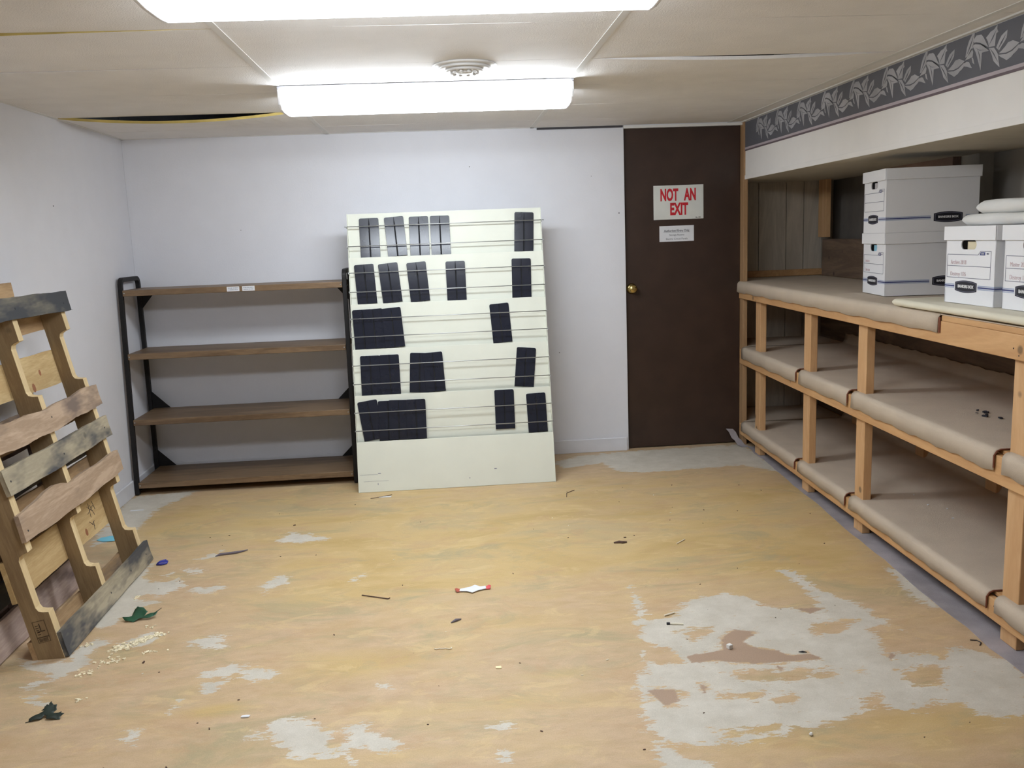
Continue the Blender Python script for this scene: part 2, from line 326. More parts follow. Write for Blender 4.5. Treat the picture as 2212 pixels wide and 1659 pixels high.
YEL = [(0.04, 4.11, .8, .5, .7), (-.7, 4.6, 1.0, .5, .8), (1.6, 4.2, .5, .6, .9), (-.17, 3.66, .5, .35, .8), (.5, 3.8, .8, .3, .6), (-1.2, 4.5, .4, .3, .7),
       (-.75, 2.58, .1, .04, 1.2), (1.0, 3.6, .7, .4, .5), (-.35, 2.8, .3, .1, .8), (.07, 2.5, .35, .06, .8), (.8, 4.6, .5, .4, .5), (1.5, 3.4, .3, .3, .6), (-.6, 3.4, .3, .1, .7),
       (.2, 3.0, .5, .15, .5), (1.25, 2.2, .5, .12, .8), (-.2, 2.25, .5, .05, .5), (.3, 2.65, .12, .04, 1.0), (-.4, 3.7, .3, .25, .5)]
make_floor()

# ---------------- walls ----------------
yb = -1.7
b = MB().box(XL-0.1, XL, yb, D+0.1, 0, 2.4); struct(b.build('wall_left', M_wall))
XD0, XD1 = 1.157, 1.905
b = MB().box(XL, XD0, D, D+0.1, 0, 2.4); b.box(XD0, XD1, D, D+0.1, 2.035, 2.4); struct(b.build('wall_back', M_wall, bevel=0.002))
b = MB().box(XL-0.1, 3.1, yb-0.1, yb, 0, 2.4); struct(b.build('wall_front', M_wall))
# marks on the walls
M_mark = plain('wall_scuff', S(90, 84, 88), 0.8)
WL = bpy.data.objects['wall_left']; WB = bpy.data.objects['wall_back']
for (y, z, r) in ((4.518, 1.627, .004), (4.6, 1.12, .002)):
    MB().lathe([(r, 0), (r*0.6, 0.0015)], 8, T(XL, y, z) @ RY(math.pi/2)).build('nail_hole', M_mark, WL)
for (x, z, r) in ((1.12, 1.52, .004), (0.35, 1.02, .003), (.95, 1.75, .0025), (0.72, .66, .003), (-1.2, 1.5, .0025), (.2, 1.83, .003)):
    MB().lathe([(r, 0), (r*0.6, 0.0015)], 8, T(x, D, z) @ RX(math.pi/2)).build('nail_hole', M_mark, WB)
# baseboards
def bb(name, mb): return struct(mb.build(name, M_trimw, bevel=0.003))
bb('baseboard_back', MB().prism([(0, 0), (0.0, 0.085), (-0.006, 0.09), (-0.012, 0.085), (-0.014, 0)], XL, XD0-0.012, 'X', mat=T(0, D, 0)))
bb('baseboard_left', MB().prism([(0, 0), (0, 0.085), (0.006, 0.09), (0.012, 0.085), (0.014, 0)], yb, D, 'Y', mat=T(XL, 0, 0)))

# door
b = MB().box(XD0+0.003, XD1-0.002, D+0.03, D+0.065, 0.008, 2.03); dr = struct(b.build('door_1', M_door, bevel=0.002))
kx, kz, ky = 1.197, 1.045, D+0.03
k = MB().lathe([(0.032, 0), (0.034, 0.004), (0.022, 0.012), (0.012, 0.016), (0.011, 0.03)], 28, T(kx, ky, kz) @ RX(math.pi/2)); k.build('rosette', M_brass, dr, smooth=True)
k = MB().lathe([(0.012, 0.026), (0.02, 0.032), (0.027, 0.044), (0.027, 0.056), (0.02, 0.064), (0.006, 0.066)], 28, T(kx, ky, kz) @ RX(math.pi/2)); k.build('door_knob', M_brass, dr, smooth=True)
struct(MB().box(XD0-0.001, XD1+0.03, D-0.004, D+0.02, 2.03, 2.046).build('trim_1', M_tee))
struct(MB().box(XD1, XD1+0.028, D-0.03, D+0.06, 0, H).build('trim_2', wood('jamb_wood', S(182, 146, 108), S(160, 126, 90), 'Z', 9, .6), bevel=0.002))
# return wall behind the jamb and the panelled end wall of the storage niche
a = -0.0395
SH = T(1.917, 5.56, 0) @ RZ(a)                 # frame of the built-in shelving: x into the niche, y along it
YE = 6.0
b = MB()
xs_ = [1.93, 2.04, 2.172, 2.365, 2.488, 2.62, 2.75]
for i in range(len(xs_)-1): b.box(xs_[i]+0.0025, xs_[i+1]-0.0025, YE, YE+0.02, 0, 1.76)
b.box(1.9, 2.8, YE+0.015, YE+0.06, 0, 1.9, 1); b.box(1.905, 1.93, D+0.06, YE+0.05, 0, 2.4, 0)
struct(b.build('wall_niche', [M_panelg, M_void]))
struct(MB().box(1.93, 2.72, YE-0.025, YE, 1.062, 1.105).build('trim_3', M_pineY, bevel=0.003))
# right wall (behind the shelving): boards, studs and backing
b = MB()
WX = 0.66
b.box(WX+0.10, WX+0.14, -8, .6, 0, 1.78, 0)
wr = struct(b.build('wall_right', plain('dark_backing_board', S(104, 98, 92), 0.8, var=.15), matrix=SH))
for (z0, z1) in ((0.06, 0.40), (0.60, 0.795), (1.0, 1.305)):
    MB().box(WX, WX+0.04, -7.5, .40, z0, z1).build('wall_plank', M_dplank, wr, bevel=0.004)
M_greystud = plain('grey_painted_stud', S(176, 170, 160), .7)
for (y0, y1, z0, z1, m) in ((.30, .40, .5, 1.0, M_pine), (-.165, -.06, .5, 1.0, M_pine), (-.69, -.57, .5, 1.0, M_pine), (-1.02, -.94, .5, 1.0, M_pine), (-1.53, -1.37, .5, 1.0, M_greystud),
                            (.20, .29, .5, 1.0, M_pine), (-2.6, -2.5, .5, 1.0, M_pine)):
    MB().box(WX+0.04, WX+0.10, y0, y1, z0, z1).build('wall_stud', m, wr, bevel=0.003)
MB().box(WX-0.03, WX+0.005, .27, .40, 1.318, 1.74).build('wall_stud', M_pine, wr, bevel=0.003)
MB().box(WX-0.01, WX+0.08, -1.50, -1.34, 1.25, 1.74).build('wall_stud', M_greystud, wr, bevel=0.003)
M_pbeam = wood('pinkish_beam', S(150, 126, 112), S(132, 108, 96), 'Y', 8, .7)
MB().box(WX-0.05, WX+0.03, -1.34, -.60, 1.648, 1.70).build('wall_beam', M_pbeam, wr, bevel=0.003)
MB().box(WX+0.06, WX+0.09, -7.5, -1.5, 1.3, 1.76).build('wall_panel', plain('grey_wall_panel', S(150, 145, 138), .7), wr)

# ---------------- soffit with the wallpaper border ----------------
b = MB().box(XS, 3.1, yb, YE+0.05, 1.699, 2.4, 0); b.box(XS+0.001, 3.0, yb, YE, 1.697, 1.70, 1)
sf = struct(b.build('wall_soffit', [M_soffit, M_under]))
MB().box(XS-0.004, XS+0.002, yb, D, 1.697, 1.722).build('corner_bead', M_soffit, sf, bevel=0.001)
M_bord = plain('slate_wallpaper', S(98, 99, 106), .6, var=.06)
M_leafp = plain('silver_leaf_print', S(172, 172, 176), .5, var=.22)
M_leafd = plain('leaf_vein_print', S(92, 92, 100), .5)
M_mauve = plain('mauve_stripe', S(188, 178, 184), .6)
bd = MB().box(XS-0.0025, XS-.0005, yb, D-.002, 1.888, H-.008)
bo = tag(bd.build('wallpaper_border', M_bord), 'slate wallpaper border with silver leaves along the top of the white soffit', 'wallpaper border')
MB().box(XS-0.004, XS-.0005, yb, D-.002, 1.878, 1.890).build('stripe', M_mauve, bo)
MB().box(XS-0.0035, XS-.0005, yb, D-.002, 1.869, 1.878).build('stripe', plain('dark_mauve_stripe', S(112, 98, 104), .6), bo)
LEAF = [[(750,900),(765,800),(790,720),(825,650),(860,590),(852,700),(840,790),(790,870)], [(750,930),(830,790),(850,830),(842,880),(810,900),(760,925)],
 [(830,890),(850,890),(872,960),(845,945)], [(840,735),(855,690),(880,650),(915,640),(940,630),(965,650),(990,690),(1015,730),(1035,760),(990,742),(930,722),(880,722)],
 [(835,765),(870,745),(930,740),(990,757),(1040,800),(1000,812),(958,828),(955,930),(950,1020),(925,950),(900,880),(880,830),(850,785)],
 [(1000,660),(1030,620),(1050,590),(1090,560),(1130,500),(1128,550),(1142,580),(1120,600),(1115,650),(1110,740),(1040,760),(1025,700)],
 [(1040,770),(1100,760),(1130,800),(1150,830),(1160,900),(1175,980),(1130,940),(1100,910),(1080,850)],
 [(1125,760),(1150,690),(1180,620),(1215,580),(1245,550),(1240,640),(1215,690),(1190,730),(1160,790)],
 [(1160,822),(1190,790),(1230,740),(1260,690),(1290,680),(1310,665),(1345,680),(1385,690),(1350,730),(1300,780),(1240,812)],
 [(1150,840),(1240,828),(1310,785),(1380,710),(1372,770),(1350,800),(1320,830),(1300,860),(1275,880),(1250,900),(1220,880),(1190,868)],
 [(1375,725),(1410,700),(1440,702),(1460,740),(1482,782),(1450,776),(1420,765),(1370,760)]]
VEIN = [[(835,750),(880,730),(930,728),(985,750),(1030,785),(985,745),(930,735),(880,738)], [(1150,832),(1230,822),(1300,782),(1390,698),(1310,790),(1240,830)],
 [(765,880),(800,780),(845,660),(812,780)], [(1145,780),(1180,690),(1230,600),(1192,700)], [(1055,775),(1100,820),(1160,930),(1092,830)], [(900,790),(925,860),(945,960),(935,860)], [(1040,740),(1080,640),(1120,560),(1088,650)],
 [(870,780),(930,800),(1000,790),(930,806)]]
def leafpt(x, y, k):
    base = 1070-0.30*(x-1000); sc = 515*(1+(x-1000)*0.00035)
    return (-((x-750)/640*0.307)+3.50+k*0.307, 1.888+(base-y)/sc*0.155)
lf = MB()
for k_ in range(-6, 7):
    for p in LEAF: lf.prism([leafpt(x, y, k_) for x, y in p], XS-0.0032, XS-0.0026, 'X', 0)
    for p in VEIN: lf.prism([leafpt(x, y, k_) for x, y in p], XS-0.0036, XS-0.0033, 'X', 1)
lf = lf.build('leaf_print', [M_leafp, M_leafd], bo)
# wall angle along the soffit and walls
an = MB().box(XS-0.02, XS, yb, D, H-.006, H); an.box(XL, XL+.02, yb, D, H-.002, H+.002); an.box(XL, XD0, D-.02, D, H-.002, H+.002)
struct(an.build('trim_4', M_tee))

# ---------------- suspended ceiling ----------------
cols = [(XL+.002, -.657), (-.633, .578), (.602, 1.81), (1.834, XS-.001)]
rows = [D-.004, 5.22, 4.64, 4.06, 3.475, 2.885, 2.30, 1.715, 1.13, .545, -.04, -.625, -1.21, yb]
ce = MB(); NXD = 14
SAG = {(0, 1): lambda t: .038*math.sin(math.pi*min(1, t*1.02))**.8, (0, 4): lambda t: .020*(1-t)**1.5, (2, 3): lambda t: .016*math.sin(math.pi*t), (0, 3): lambda t: .004*(1-t)}
for ci, (xa, xb) in enumerate(cols):
    for ri in range(len(rows)-1):
        yf, yn = rows[ri]-.0015, rows[ri+1]+.0015
        f = SAG.get((ci, ri)); vs = []; 
        for i in range(NXD+1):
            t_ = i/NXD; x = xa+(xb-xa)*t_; s_ = f(t_) if f else .0006*math.sin(7*t_+ri)
            vs += [(x, yn, H-s_), (x, yn, H+.013-s_), (x, yf, H), (x, yf, H+.013)]
        fb = []; fe = []
        for i in range(NXD):
            a0, a1 = i*4, i*4+4
            fb += [(a0, a0+2, a1+2, a1), (a0+1, a1+1, a1+3, a0+3)]; fe += [(a0, a1, a1+1, a0+1), (a0+2, a0+3, a1+3, a1+2)]
        fe += [(0, 1, 3, 2), (NXD*4, NXD*4+2, NXD*4+3, NXD*4+1)]
        ce.add(vs, fb, 0); nb = len(ce.v)-len(vs)
        for q in fe: ce.f.append([nb+i for i in q]); ce.mi.append(1 if (ci, ri) in ((0, 1), (0, 4)) else 0)
struct(ce.build('ceiling', [M_tile, M_glass_wool]))
te = MB()
for x in (-.645, .59, 1.822):
    te.box(x-.012, x+.012, yb, D, H-.002, H+.001); te.box(x-.002, x+.002, yb, D, H, H+.04)
for y in rows[1:-1]:
    te.box(XL, XS, y-.011, y+.011, H+.0145, H+.016); te.box(XL, XS, y-.0015, y+.0015, H+.015, H+.045)
struct(te.build('trim_5', M_tee))
struct(MB().box(XL, 3.0, yb, YE, 2.35, 2.4).build('ceiling_deck', M_void))
struct(MB().box(.62, 1.15, D-.012, D-.0005, H-.014, H-.003).build('gap_shade_strip', plain('dark_gap_shadowline', S(70, 68, 72), .8)))  # dark strip painted in for the shaded gap between ceiling and back wall

# round air diffuser
df = thing('air_diffuser', 'round white stepped air diffuser on the ceiling beside the long fluorescent light', 'air vent', (.125, 3.54, H))
M_diff = plain('diffuser_enamel', (.62, .60, .57, 1), .45)
MB().lathe([(.122, -.001), (.124, -.006), (.118, -.009), (.100, -.010)], 48, ).build('outer_ring', M_diff, df, smooth=True)
MB().lathe([(.100, -.008), (.103, -.017), (.098, -.019), (.080, -.017)], 48).build('middle_ring', M_diff, df, smooth=True)
MB().lathe([(.072, -.014), (.075, -.025), (.070, -.027), (.05, -.025)], 48).build('inner_ring', M_diff, df, smooth=True)
t_ = MB()
for i in range(10):
    an_ = 2*math.pi*i/10; t_.lathe([(.006, -.024), (.0075, -.032), (.004, -.035)], 10, T(.048*math.cos(an_), .048*math.sin(an_), 0))
t_.lathe([(.03, -.022), (.03, -.030), (.02, -.033)], 24); t_.build('centre_grille', M_diff, df, smooth=True)

# fluorescent fixtures
def fixture(name, label, cx, cy, rot):
    r = thing(name, label, 'ceiling light', matrix=T(cx, cy, H) @ RZ(rot), group='wraparound ceiling lights')
    L = .62
    MB().box(-L, L, -.14, .14, -.012, -.0025).build('housing', plain('fixture_housing', (.55, .55, .6, 1), .5), r, bevel=.002)
    prof = [(-.135, -.013), (-.137, -.045), (-.128, -.075), (-.105, -.092), (-.05, -.097), (.05, -.097), (.105, -.092), (.128, -.075), (.137, -.045), (.135, -.013)]
    m_ = MB().prism(prof, -L+.012, L-.012, 'X')
    for i_, f_ in enumerate(m_.f):
        ys_ = [m_.v[q][1] for q in f_]
        if len(f_) == 4 and min(abs(y) for y in ys_) > .104: m_.mi[i_] = 1
    m_.build('lens', [M_lens, M_lens_side], r)
    pe = [(y*1.015, z*1.01) for y, z in prof]
    for s_ in (-1, 1):
        x0, x1 = sorted((s_*(L-.012), s_*L)); MB().prism(pe, x0, x1, 'X').build('end_cap', plain('white_end_cap', (.85, .85, .87, 1), .4), r, bevel=.003)
    return r
f1 = fixture('ceiling_light', 'long glowing wraparound fluorescent light beyond the round air diffuser', -.022, 4.015, -.012)
f2 = fixture('ceiling_light', 'large glowing fluorescent light at the top edge, nearest the viewer', -.048, 2.285, -.03)

# ---------------- built-in storage shelving on the right ----------------
su = thing('storage_shelving', 'long built-in pine shelving with three felt-covered shelves along the right wall', 'shelving', matrix=SH)
POSTS = [-.345, -1.16, -1.823, -2.99, -4.05, -5.1]
YN = -5.6                                                   # near end, beyond the frame
for y in POSTS:
    b = MB().box(0, .038, y, y+.089, .004, .955); b.build('post', M_pine, su, bevel=.003)
    MB().box(WX-.045, WX-.007, y, y+.089, .004, .62).build('rear_post', M_pine, su, bevel=.003)
for (z0, z1) in ((.955, 1.0565), (.535, .63), (.068, .142)):
    MB().box(-.024, -.001, YN, -.0 if z0 < .9 else .02, z0, z1 if z0 < .9 else 1.036).build('rail', M_pineY, su, bevel=.003)
    if z0 > .9: MB().box(-.024, -.001, YN, -2.488, 1.0362, z1).build('rail', M_pineY, su, bevel=.003)
    MB().box(WX-.03, WX-.004, YN, .40, z0, z1).build('rail', M_pineY, su, bevel=.003)
for z in (1.045, .632, .144):
    MB().box(.0, WX-.006, YN, .41, z, z+.012).build('shelf_board', M_pineY, su)
def felt(name, y0, y1, zt, drop, lip, cuts=(), thick=.004):
    # one piece across the shelf: hanging front, rounded nose, flat top, turned-up rear lip; cut back before each post
    pr = [(-.030, zt-drop)]
    for i in range(7):
        an_ = math.pi-i*math.pi/12; pr.append((-.008+.022*math.cos(an_), zt-.022+.022*math.sin(an_)))
    pr += [(.02, zt), (.040, zt)]; nf = len(pr)-1
    for x in np.linspace(.08, WX-.05, 6): pr.append((float(x), zt))
    if lip: pr += [(WX-.03, zt+.006), (WX-.018, zt+.025), (WX-.014, zt+lip)]
    else: pr += [(WX-.012, zt)]
    ys = list(np.linspace(y0, y1, max(3, int((y1-y0)/.05))))
    for q0, q1 in cuts: ys = [y for y in ys if not (q0-.006 < y < q1+.006)]+[q0, q1]
    ys = sorted(ys); m = MB(); vs = []
    for y in ys:
        for j, (x, z) in enumerate(pr):
            hang = j == 0; ris = lip and j == len(pr)-1
            wv = .0012*math.sin(y*23+j)+.001*math.sin(y*61+j*2)
            vs.append((x-(.003*math.sin(y*9+1)**2 if hang else 0), y, z+(wv*2.5 if hang or ris else 0)))
    k = len(pr); fs = []
    for i in range(len(ys)-1):
        inc = any(q0-1e-6 <= ys[i] and ys[i+1] <= q1+1e-6 for q0, q1 in cuts)
        for j in range(k-1):
            if not (inc and j < nf): fs.append((i*k+j, i*k+j+1, (i+1)*k+j+1, (i+1)*k+j))
    m.add(vs, fs, 0); o = m.build(name, [M_fabric, M_backing], su, smooth=True)
    so = o.modifiers.new('t', 'SOLIDIFY'); so.thickness = thick; so.offset = 0
    return o
CUTS = [(y+.078, y+.125) for y in POSTS[1:]]
for zt, drop, lip in ((.648, .072, .06), (.160, .058, .045)):
    felt('felt_cover', YN, -.06, zt, drop, lip, CUTS)
    MB().box(.0, WX-.02, -.06, .40, zt-.004, zt).build('felt_cover', M_fabric, su)
    for y in POSTS[1:]:
        MB().tube([(-.031, y+.124, zt-.06), (-.0305, y+.124, zt-.02), (-.022, y+.124, zt-.006), (-.008, y+.124, zt), (.03, y+.124, zt)], .0028, 6).build('cut_edge', M_backing, su)
felt('felt_cover', -2.475, .40, 1.0615, .068, .0)
MB().box(-.02, WX-.02, YN, -2.475, 1.057, 1.0605).build('felt_cover', M_fabric, su)
MB().box(-.0285, -.024, -2.485, -2.473, .993, 1.05).build('cut_edge', M_backing, su)
for (y, z) in ((-2.93, .99), (-2.96, .97), (-3.0, 1.02), (-2.92, .60), (-2.97, .585), (-2.90, .12), (-2.95, .105)):
    MB().lathe([(.0025, 0), (.002, .001)], 8, T(-.0245, y, z) @ RY(-math.pi/2)).build('nail_head', M_ink, su)
# mess on the shelves
M_soot = plain('black_scraps', (.02, .02, .03, 1), .7)
def scraps(name, cx, cy, z, rx, ry, n, size, label, cat, mat, seed, frame=SH, kind='stuff'):
    R = random.Random(seed); m = MB()
    for i in range(n):
        r_ = R.random()**.6; t = R.random()*6.283; x = cx+rx*r_*math.cos(t); y = cy+ry*r_*math.sin(t); s_ = size*R.uniform(.4, 1.2)
        mt = T(x, y, z+s_*.18) @ RZ(R.random()*6.28) @ RX(R.uniform(-.3, .3))
        m.box(-s_, s_, -s_*.6, s_*.6, -s_*.2, s_*.2+R.random()*s_*.3, 0, mt)
    o = m.build(name, mat, matrix=frame); tag(o, label, cat, kind=kind); return o
scraps('shelf_debris', .30, -2.62, .1645, .05, .13, 190, .007, 'pile of black charred scraps on the bottom shelf behind the nearest post', 'debris', M_soot, 3)
scraps('shelf_crumbs', .24, -2.35, .652, .03, .09, 9, .009, 'few dark torn bits on the middle felt shelf near the nearest post', 'debris', M_soot, 4)
scraps('shelf_chips', .25, -1.95, .1645, .10, .25, 5, .004, 'few tiny white chips on the bottom felt shelf', 'debris', M_paper, 5)

# grey felt strip on the floor below the shelving, with a curled-up end by the door
m = MB(); vs = []; N = 60
R = random.Random(2)
for i in range(N+1):
    y = -.10-(4.9)*i/N; e = -.005-.06*max(0, min(1, (-y-.4)/2.6))+R.uniform(-.006, .006)
    vs += [(e, y, .003), (WX-.02, y, .003), (e, y, 0.0005), (WX-.02, y, 0.0005)]
fs = []
for i in range(N): a_, c_ = i*4, i*4+4; fs += [(a_, a_+1, c_+1, c_), (a_, c_, c_+2, a_+2)]
m.add(vs, fs)
ca = m.build('floor_felt_strip', M_carpet, matrix=SH); tag(ca, 'grey felt strip on the floor running under the pine shelving', 'carpet strip')
m = MB(); vs = []
for i in range(9):
    t_ = i/8; y = -.10+.11*t_; z = .003+.10*t_**1.6; x = -.02-.07*t_
    wv = .004*math.sin(i*2.1); vs += [(x-.015+wv, y, z), (x+.03+wv, y, z-.004*t_)]
m.add(vs, [(i*2, i*2+1, i*2+3, i*2+2) for i in range(8)]); o = m.build('curled_end', M_carpet, ca); so = o.modifiers.new('t', 'SOLIDIFY'); so.thickness = .004

# ---------------- cardboard file boxes ----------------
def slot_pts(cx, cz, hw, hh, n=6):
    p = []
    for (sx, sz, a0) in ((1, 1, 0), (-1, 1, 90), (-1, -1, 180), (1, -1, 270)):
        if a0 == 90: p += [(cx+(hw-hh)*q, cz+hh) for q in (.7, .35, 0, -.35, -.7)]
        if a0 == 270: p += [(cx+(hw-hh)*q, cz-hh) for q in (-.8, -.6, -.4, -.2, 0, .2, .4, .6, .8)]
        for i in range(n+1):
            an_ = math.radians(a0+90*i/n); p.append((cx+sx*(hw-hh)+hh*math.cos(an_), cz+hh*math.sin(an_)))
    return p
def file_box(label, matrix, hand, content, W=.31, Lg=.40, Hh=.283, lidtilt=0.0, paper=None):
    # local frame: origin at the near bottom corner of the handle end; x into the shelf, y along the end panel
    r = thing('file_box', label, 'storage box', matrix=matrix, group='white cardboard file boxes on the top shelf')
    zb = Hh-.014; m = MB(); th = .004
    def endwall(x0, x1):
        sl = slot_pts(W*.53, Hh-.066, .048, .0165); n = len(sl); out = []
        for (y, z) in sl:
            dy, dz = y-W*.53, z-(Hh-.066); c = []
            if dy: c.append(((W if dy > 0 else 0)-W*.53)/dy)
            if dz: c.append(((zb if dz > 0 else 0)-(Hh-.066))/dz)
            k = min(q for q in c if q > 0); out.append((W*.53+dy*k, Hh-.066+dz*k))
        vs = [(x0, y, z) for y, z in out]+[(x0, y, z) for y, z in sl]+[(x1, y, z) for y, z in out]+[(x1, y, z) for y, z in sl]
        fs = []
        for i in range(n):
            j = (i+1) % n; fs += [(i, j, n+j, n+i), (2*n+i, 3*n+i, 3*n+j, 2*n+j), (n+i, n+j, 3*n+j, 3*n+i)]
        m.add(vs, fs)
        # corner triangles left by the projection
        cor = [(0, 0), (W, 0), (W, zb), (0, zb)]
        for cy, cz in cor:
            best = None
            for i in range(n):
                j = (i+1) % n; p, q = out[i], out[j]
                if (abs(p[0]-cy) < 1e-6 or abs(q[0]-cy) < 1e-6) and (abs(p[1]-cz) < 1e-6 or abs(q[1]-cz) < 1e-6) and not (abs(p[0]-q[0]) < 1e-6 or abs(p[1]-q[1]) < 1e-6):
                    m.add([(x0, p[0], p[1]), (x0, cy, cz), (x0, q[0], q[1])], [(0, 1, 2)]); m.add([(x1, p[0], p[1]), (x1, cy, cz), (x1, q[0], q[1])], [(0, 1, 2)])
    endwall(0, th); endwall(Lg-th, Lg)
    m.box(0, Lg, 0, th, 0, zb); m.box(0, Lg, W-th, W, 0, zb); m.box(th, Lg-th, th, W-th, 0, th)
    m.build('box_body', M_card, r, bevel=.0006)
    l = MB(); g = .005; z0, z1 = Hh-.050, Hh
    l.box(-g, Lg+g, -g, W+g, z1-.003, z1); l.box(-g-.003, -g, -g, W+g, z0, z1); l.box(Lg+g, Lg+g+.003, -g, W+g, z0, z1)
    l.box(-g, Lg+g, -g-.003, -g, z0, z1); l.box(-g, Lg+g, W+g, W+g+.003, z0, z1)
    l.build('lid', M_card, r, T(0, 0, 0) @ RX(lidtilt), bevel=.0015)
    # folders visible through the hand hole
    cm = plain('folder_paper', content, .7)
    MB().box(.009, Lg-.03, .02, W*.60, .006, Hh-.055).build('file_folders', cm, r)
    MB().box(.02, Lg-.03, W*.605, W-.02, .006, Hh-.09).build('file_folders', M_ink if paper is None else paper, r)
    # end-panel print; text frame: local X of text = -y (reads left to right seen from -x)
    F = basis((0, -1, 0), (0, 0, 1), (-1, 0, 0), (-.0006, 0, 0))
    pr = MB()
    def hl(y0, y1, z, t=.0009, mi=0): pr.box(-.0008, -.0002, y0, y1, z-t, z+t, mi)
    hl(.105, W-.012, Hh-.101); hl(.030, W-.012, Hh-.142); hl(.030, W-.012, Hh-.184)
    hl(.027, .090, Hh-.088); pr.box(-.0008, -.0002, .0265, .028, Hh-.184, Hh-.088, 0); pr.box(-.0008, -.0002, W-.013, W-.0115, Hh-.184, Hh-.101, 0)
    pr.prism([(.105, Hh-.101), (.090, Hh-.088), (.088, Hh-.088), (.103, Hh-.102)], -.0008, -.0002, 'X', 0)
    pr.prism([(.094, Hh-.102), (.062, Hh-.102), (.062, Hh-.091), (.088, Hh-.091)], -.0008, -.0002, 'X', 1)
    zc = .062
    for (ya, yb_) in ((0, .098), (.246, W)):
        hl(ya, yb_, zc, .0026, 2); hl(ya, yb_, zc+.006, .0016, 3); hl(ya, yb_, zc-.006, .0016, 3)
    pr.build('panel_print', [M_line, M_blue, M_blue, M_lblue], r)
    def emblem(yc, zc_, hw, hh, mb, ax):
        pts = []
        for i in range(9): t_ = -1+i/4; pts.append((yc+hw*t_, zc_+hh*(1-.32*t_*t_)))
        for i in range(9): t_ = 1-i/4; pts.append((yc+hw*t_, zc_-hh*(1-.32*t_*t_)))
        return pts
    e = MB(); e.prism(emblem(.172, zc, .068, .0220, None, 0), -.0009, -.0003, 'X', 0)
    e.prism(emblem(.172, zc, .0625, .0192, None, 0), -.0011, -.0009, 'X', 1); e.prism(emblem(.172, zc, .0605, .0174, None, 0), -.0013, -.0011, 'X', 0)
    em = e.build('emblem', [M_ink, M_line], r)
    text('lettering', 'BANKERS BOX', .0150, F @ T(-.172, zc, .0008), M_penw, em, 1.0, .0006)
    text('small_lettering', 'STOR', .0075, F @ T(-.076, Hh-.0965, .0004), M_penw, r, .9)
    text('small_lettering', 'FILE', .008, F @ T(-.046, Hh-.0965, .0003), M_line, r, .9)
    if hand:
        text('handwriting', hand[0], .022, F @ T(-(W-.035), Hh-.129, .0003), M_pen, r, .85, -.0002, 'LEFT')
        text('handwriting', hand[1], .022, F @ T(-(W-.035), Hh-.171, .0003), M_pen, r, .85, -.0003, 'LEFT')
    # long side print (facing -y)
    sp_ = MB()
    for (xa, xb) in ((0, .195), (.345, Lg)):
        for dz, t_, mi in ((0, .0026, 0), (.006, .0016, 1), (-.006, .0016, 1)): sp_.box(xa, xb, -.0008, -.0002, zc+dz-t_, zc+dz+t_, mi)
    def em2(hw, hh, d0, d1, mi):
        pts = []
        for i in range(9): t_ = -1+i/4; pts.append((.27+hw*t_, zc+hh*(1-.32*t_*t_)))
        for i in range(9): t_ = 1-i/4; pts.append((.27+hw*t_, zc-hh*(1-.32*t_*t_)))
        sp_.prism(pts, d0, d1, 'Y', mi)
    em2(.062, .024, -.0009, -.0002, 2); em2(.057, .020, -.0011, -.0009, 3); em2(.055, .018, -.0013, -.0011, 2)
    so_ = sp_.build('side_print', [M_blue, M_lblue, M_ink, M_line], r)
    text('lettering', 'BANKERS BOX', .0135, basis((1, 0, 0), (0, 0, 1), (0, -1, 0), (.27, -.0016, zc)), M_penw, so_, .98, .0005)
    return r
ZT = 1.0665
RA = RZ(math.radians(-8.5))
file_box('white file box showing a blue folder, bottom one of the stack of two', T(1.998, 3.894, ZT) @ RA, ('Invoices', 'Sales tax'), S(150, 205, 225))
file_box('white file box with blank label lines, top of the stack of two', T(1.990, 3.888, ZT+.2835) @ RZ(math.radians(-8.8)), None, S(196, 192, 194))
ZP = 1.0955
file_box('white file box with cream folders in its hand hole, left one under the folded foam', T(1.866, 2.884, ZP) @ RZ(-.02), ('Archive 2018', 'Destroy 1/26'), S(222, 210, 178), Hh=.277)
file_box('white file box with coral folders in its hand hole, cut by the right picture edge', T(1.862, 2.535, ZP) @ RZ(-.025), ('Master 2019', 'Destroy 1/27'), S(232, 120, 105), Hh=.277)

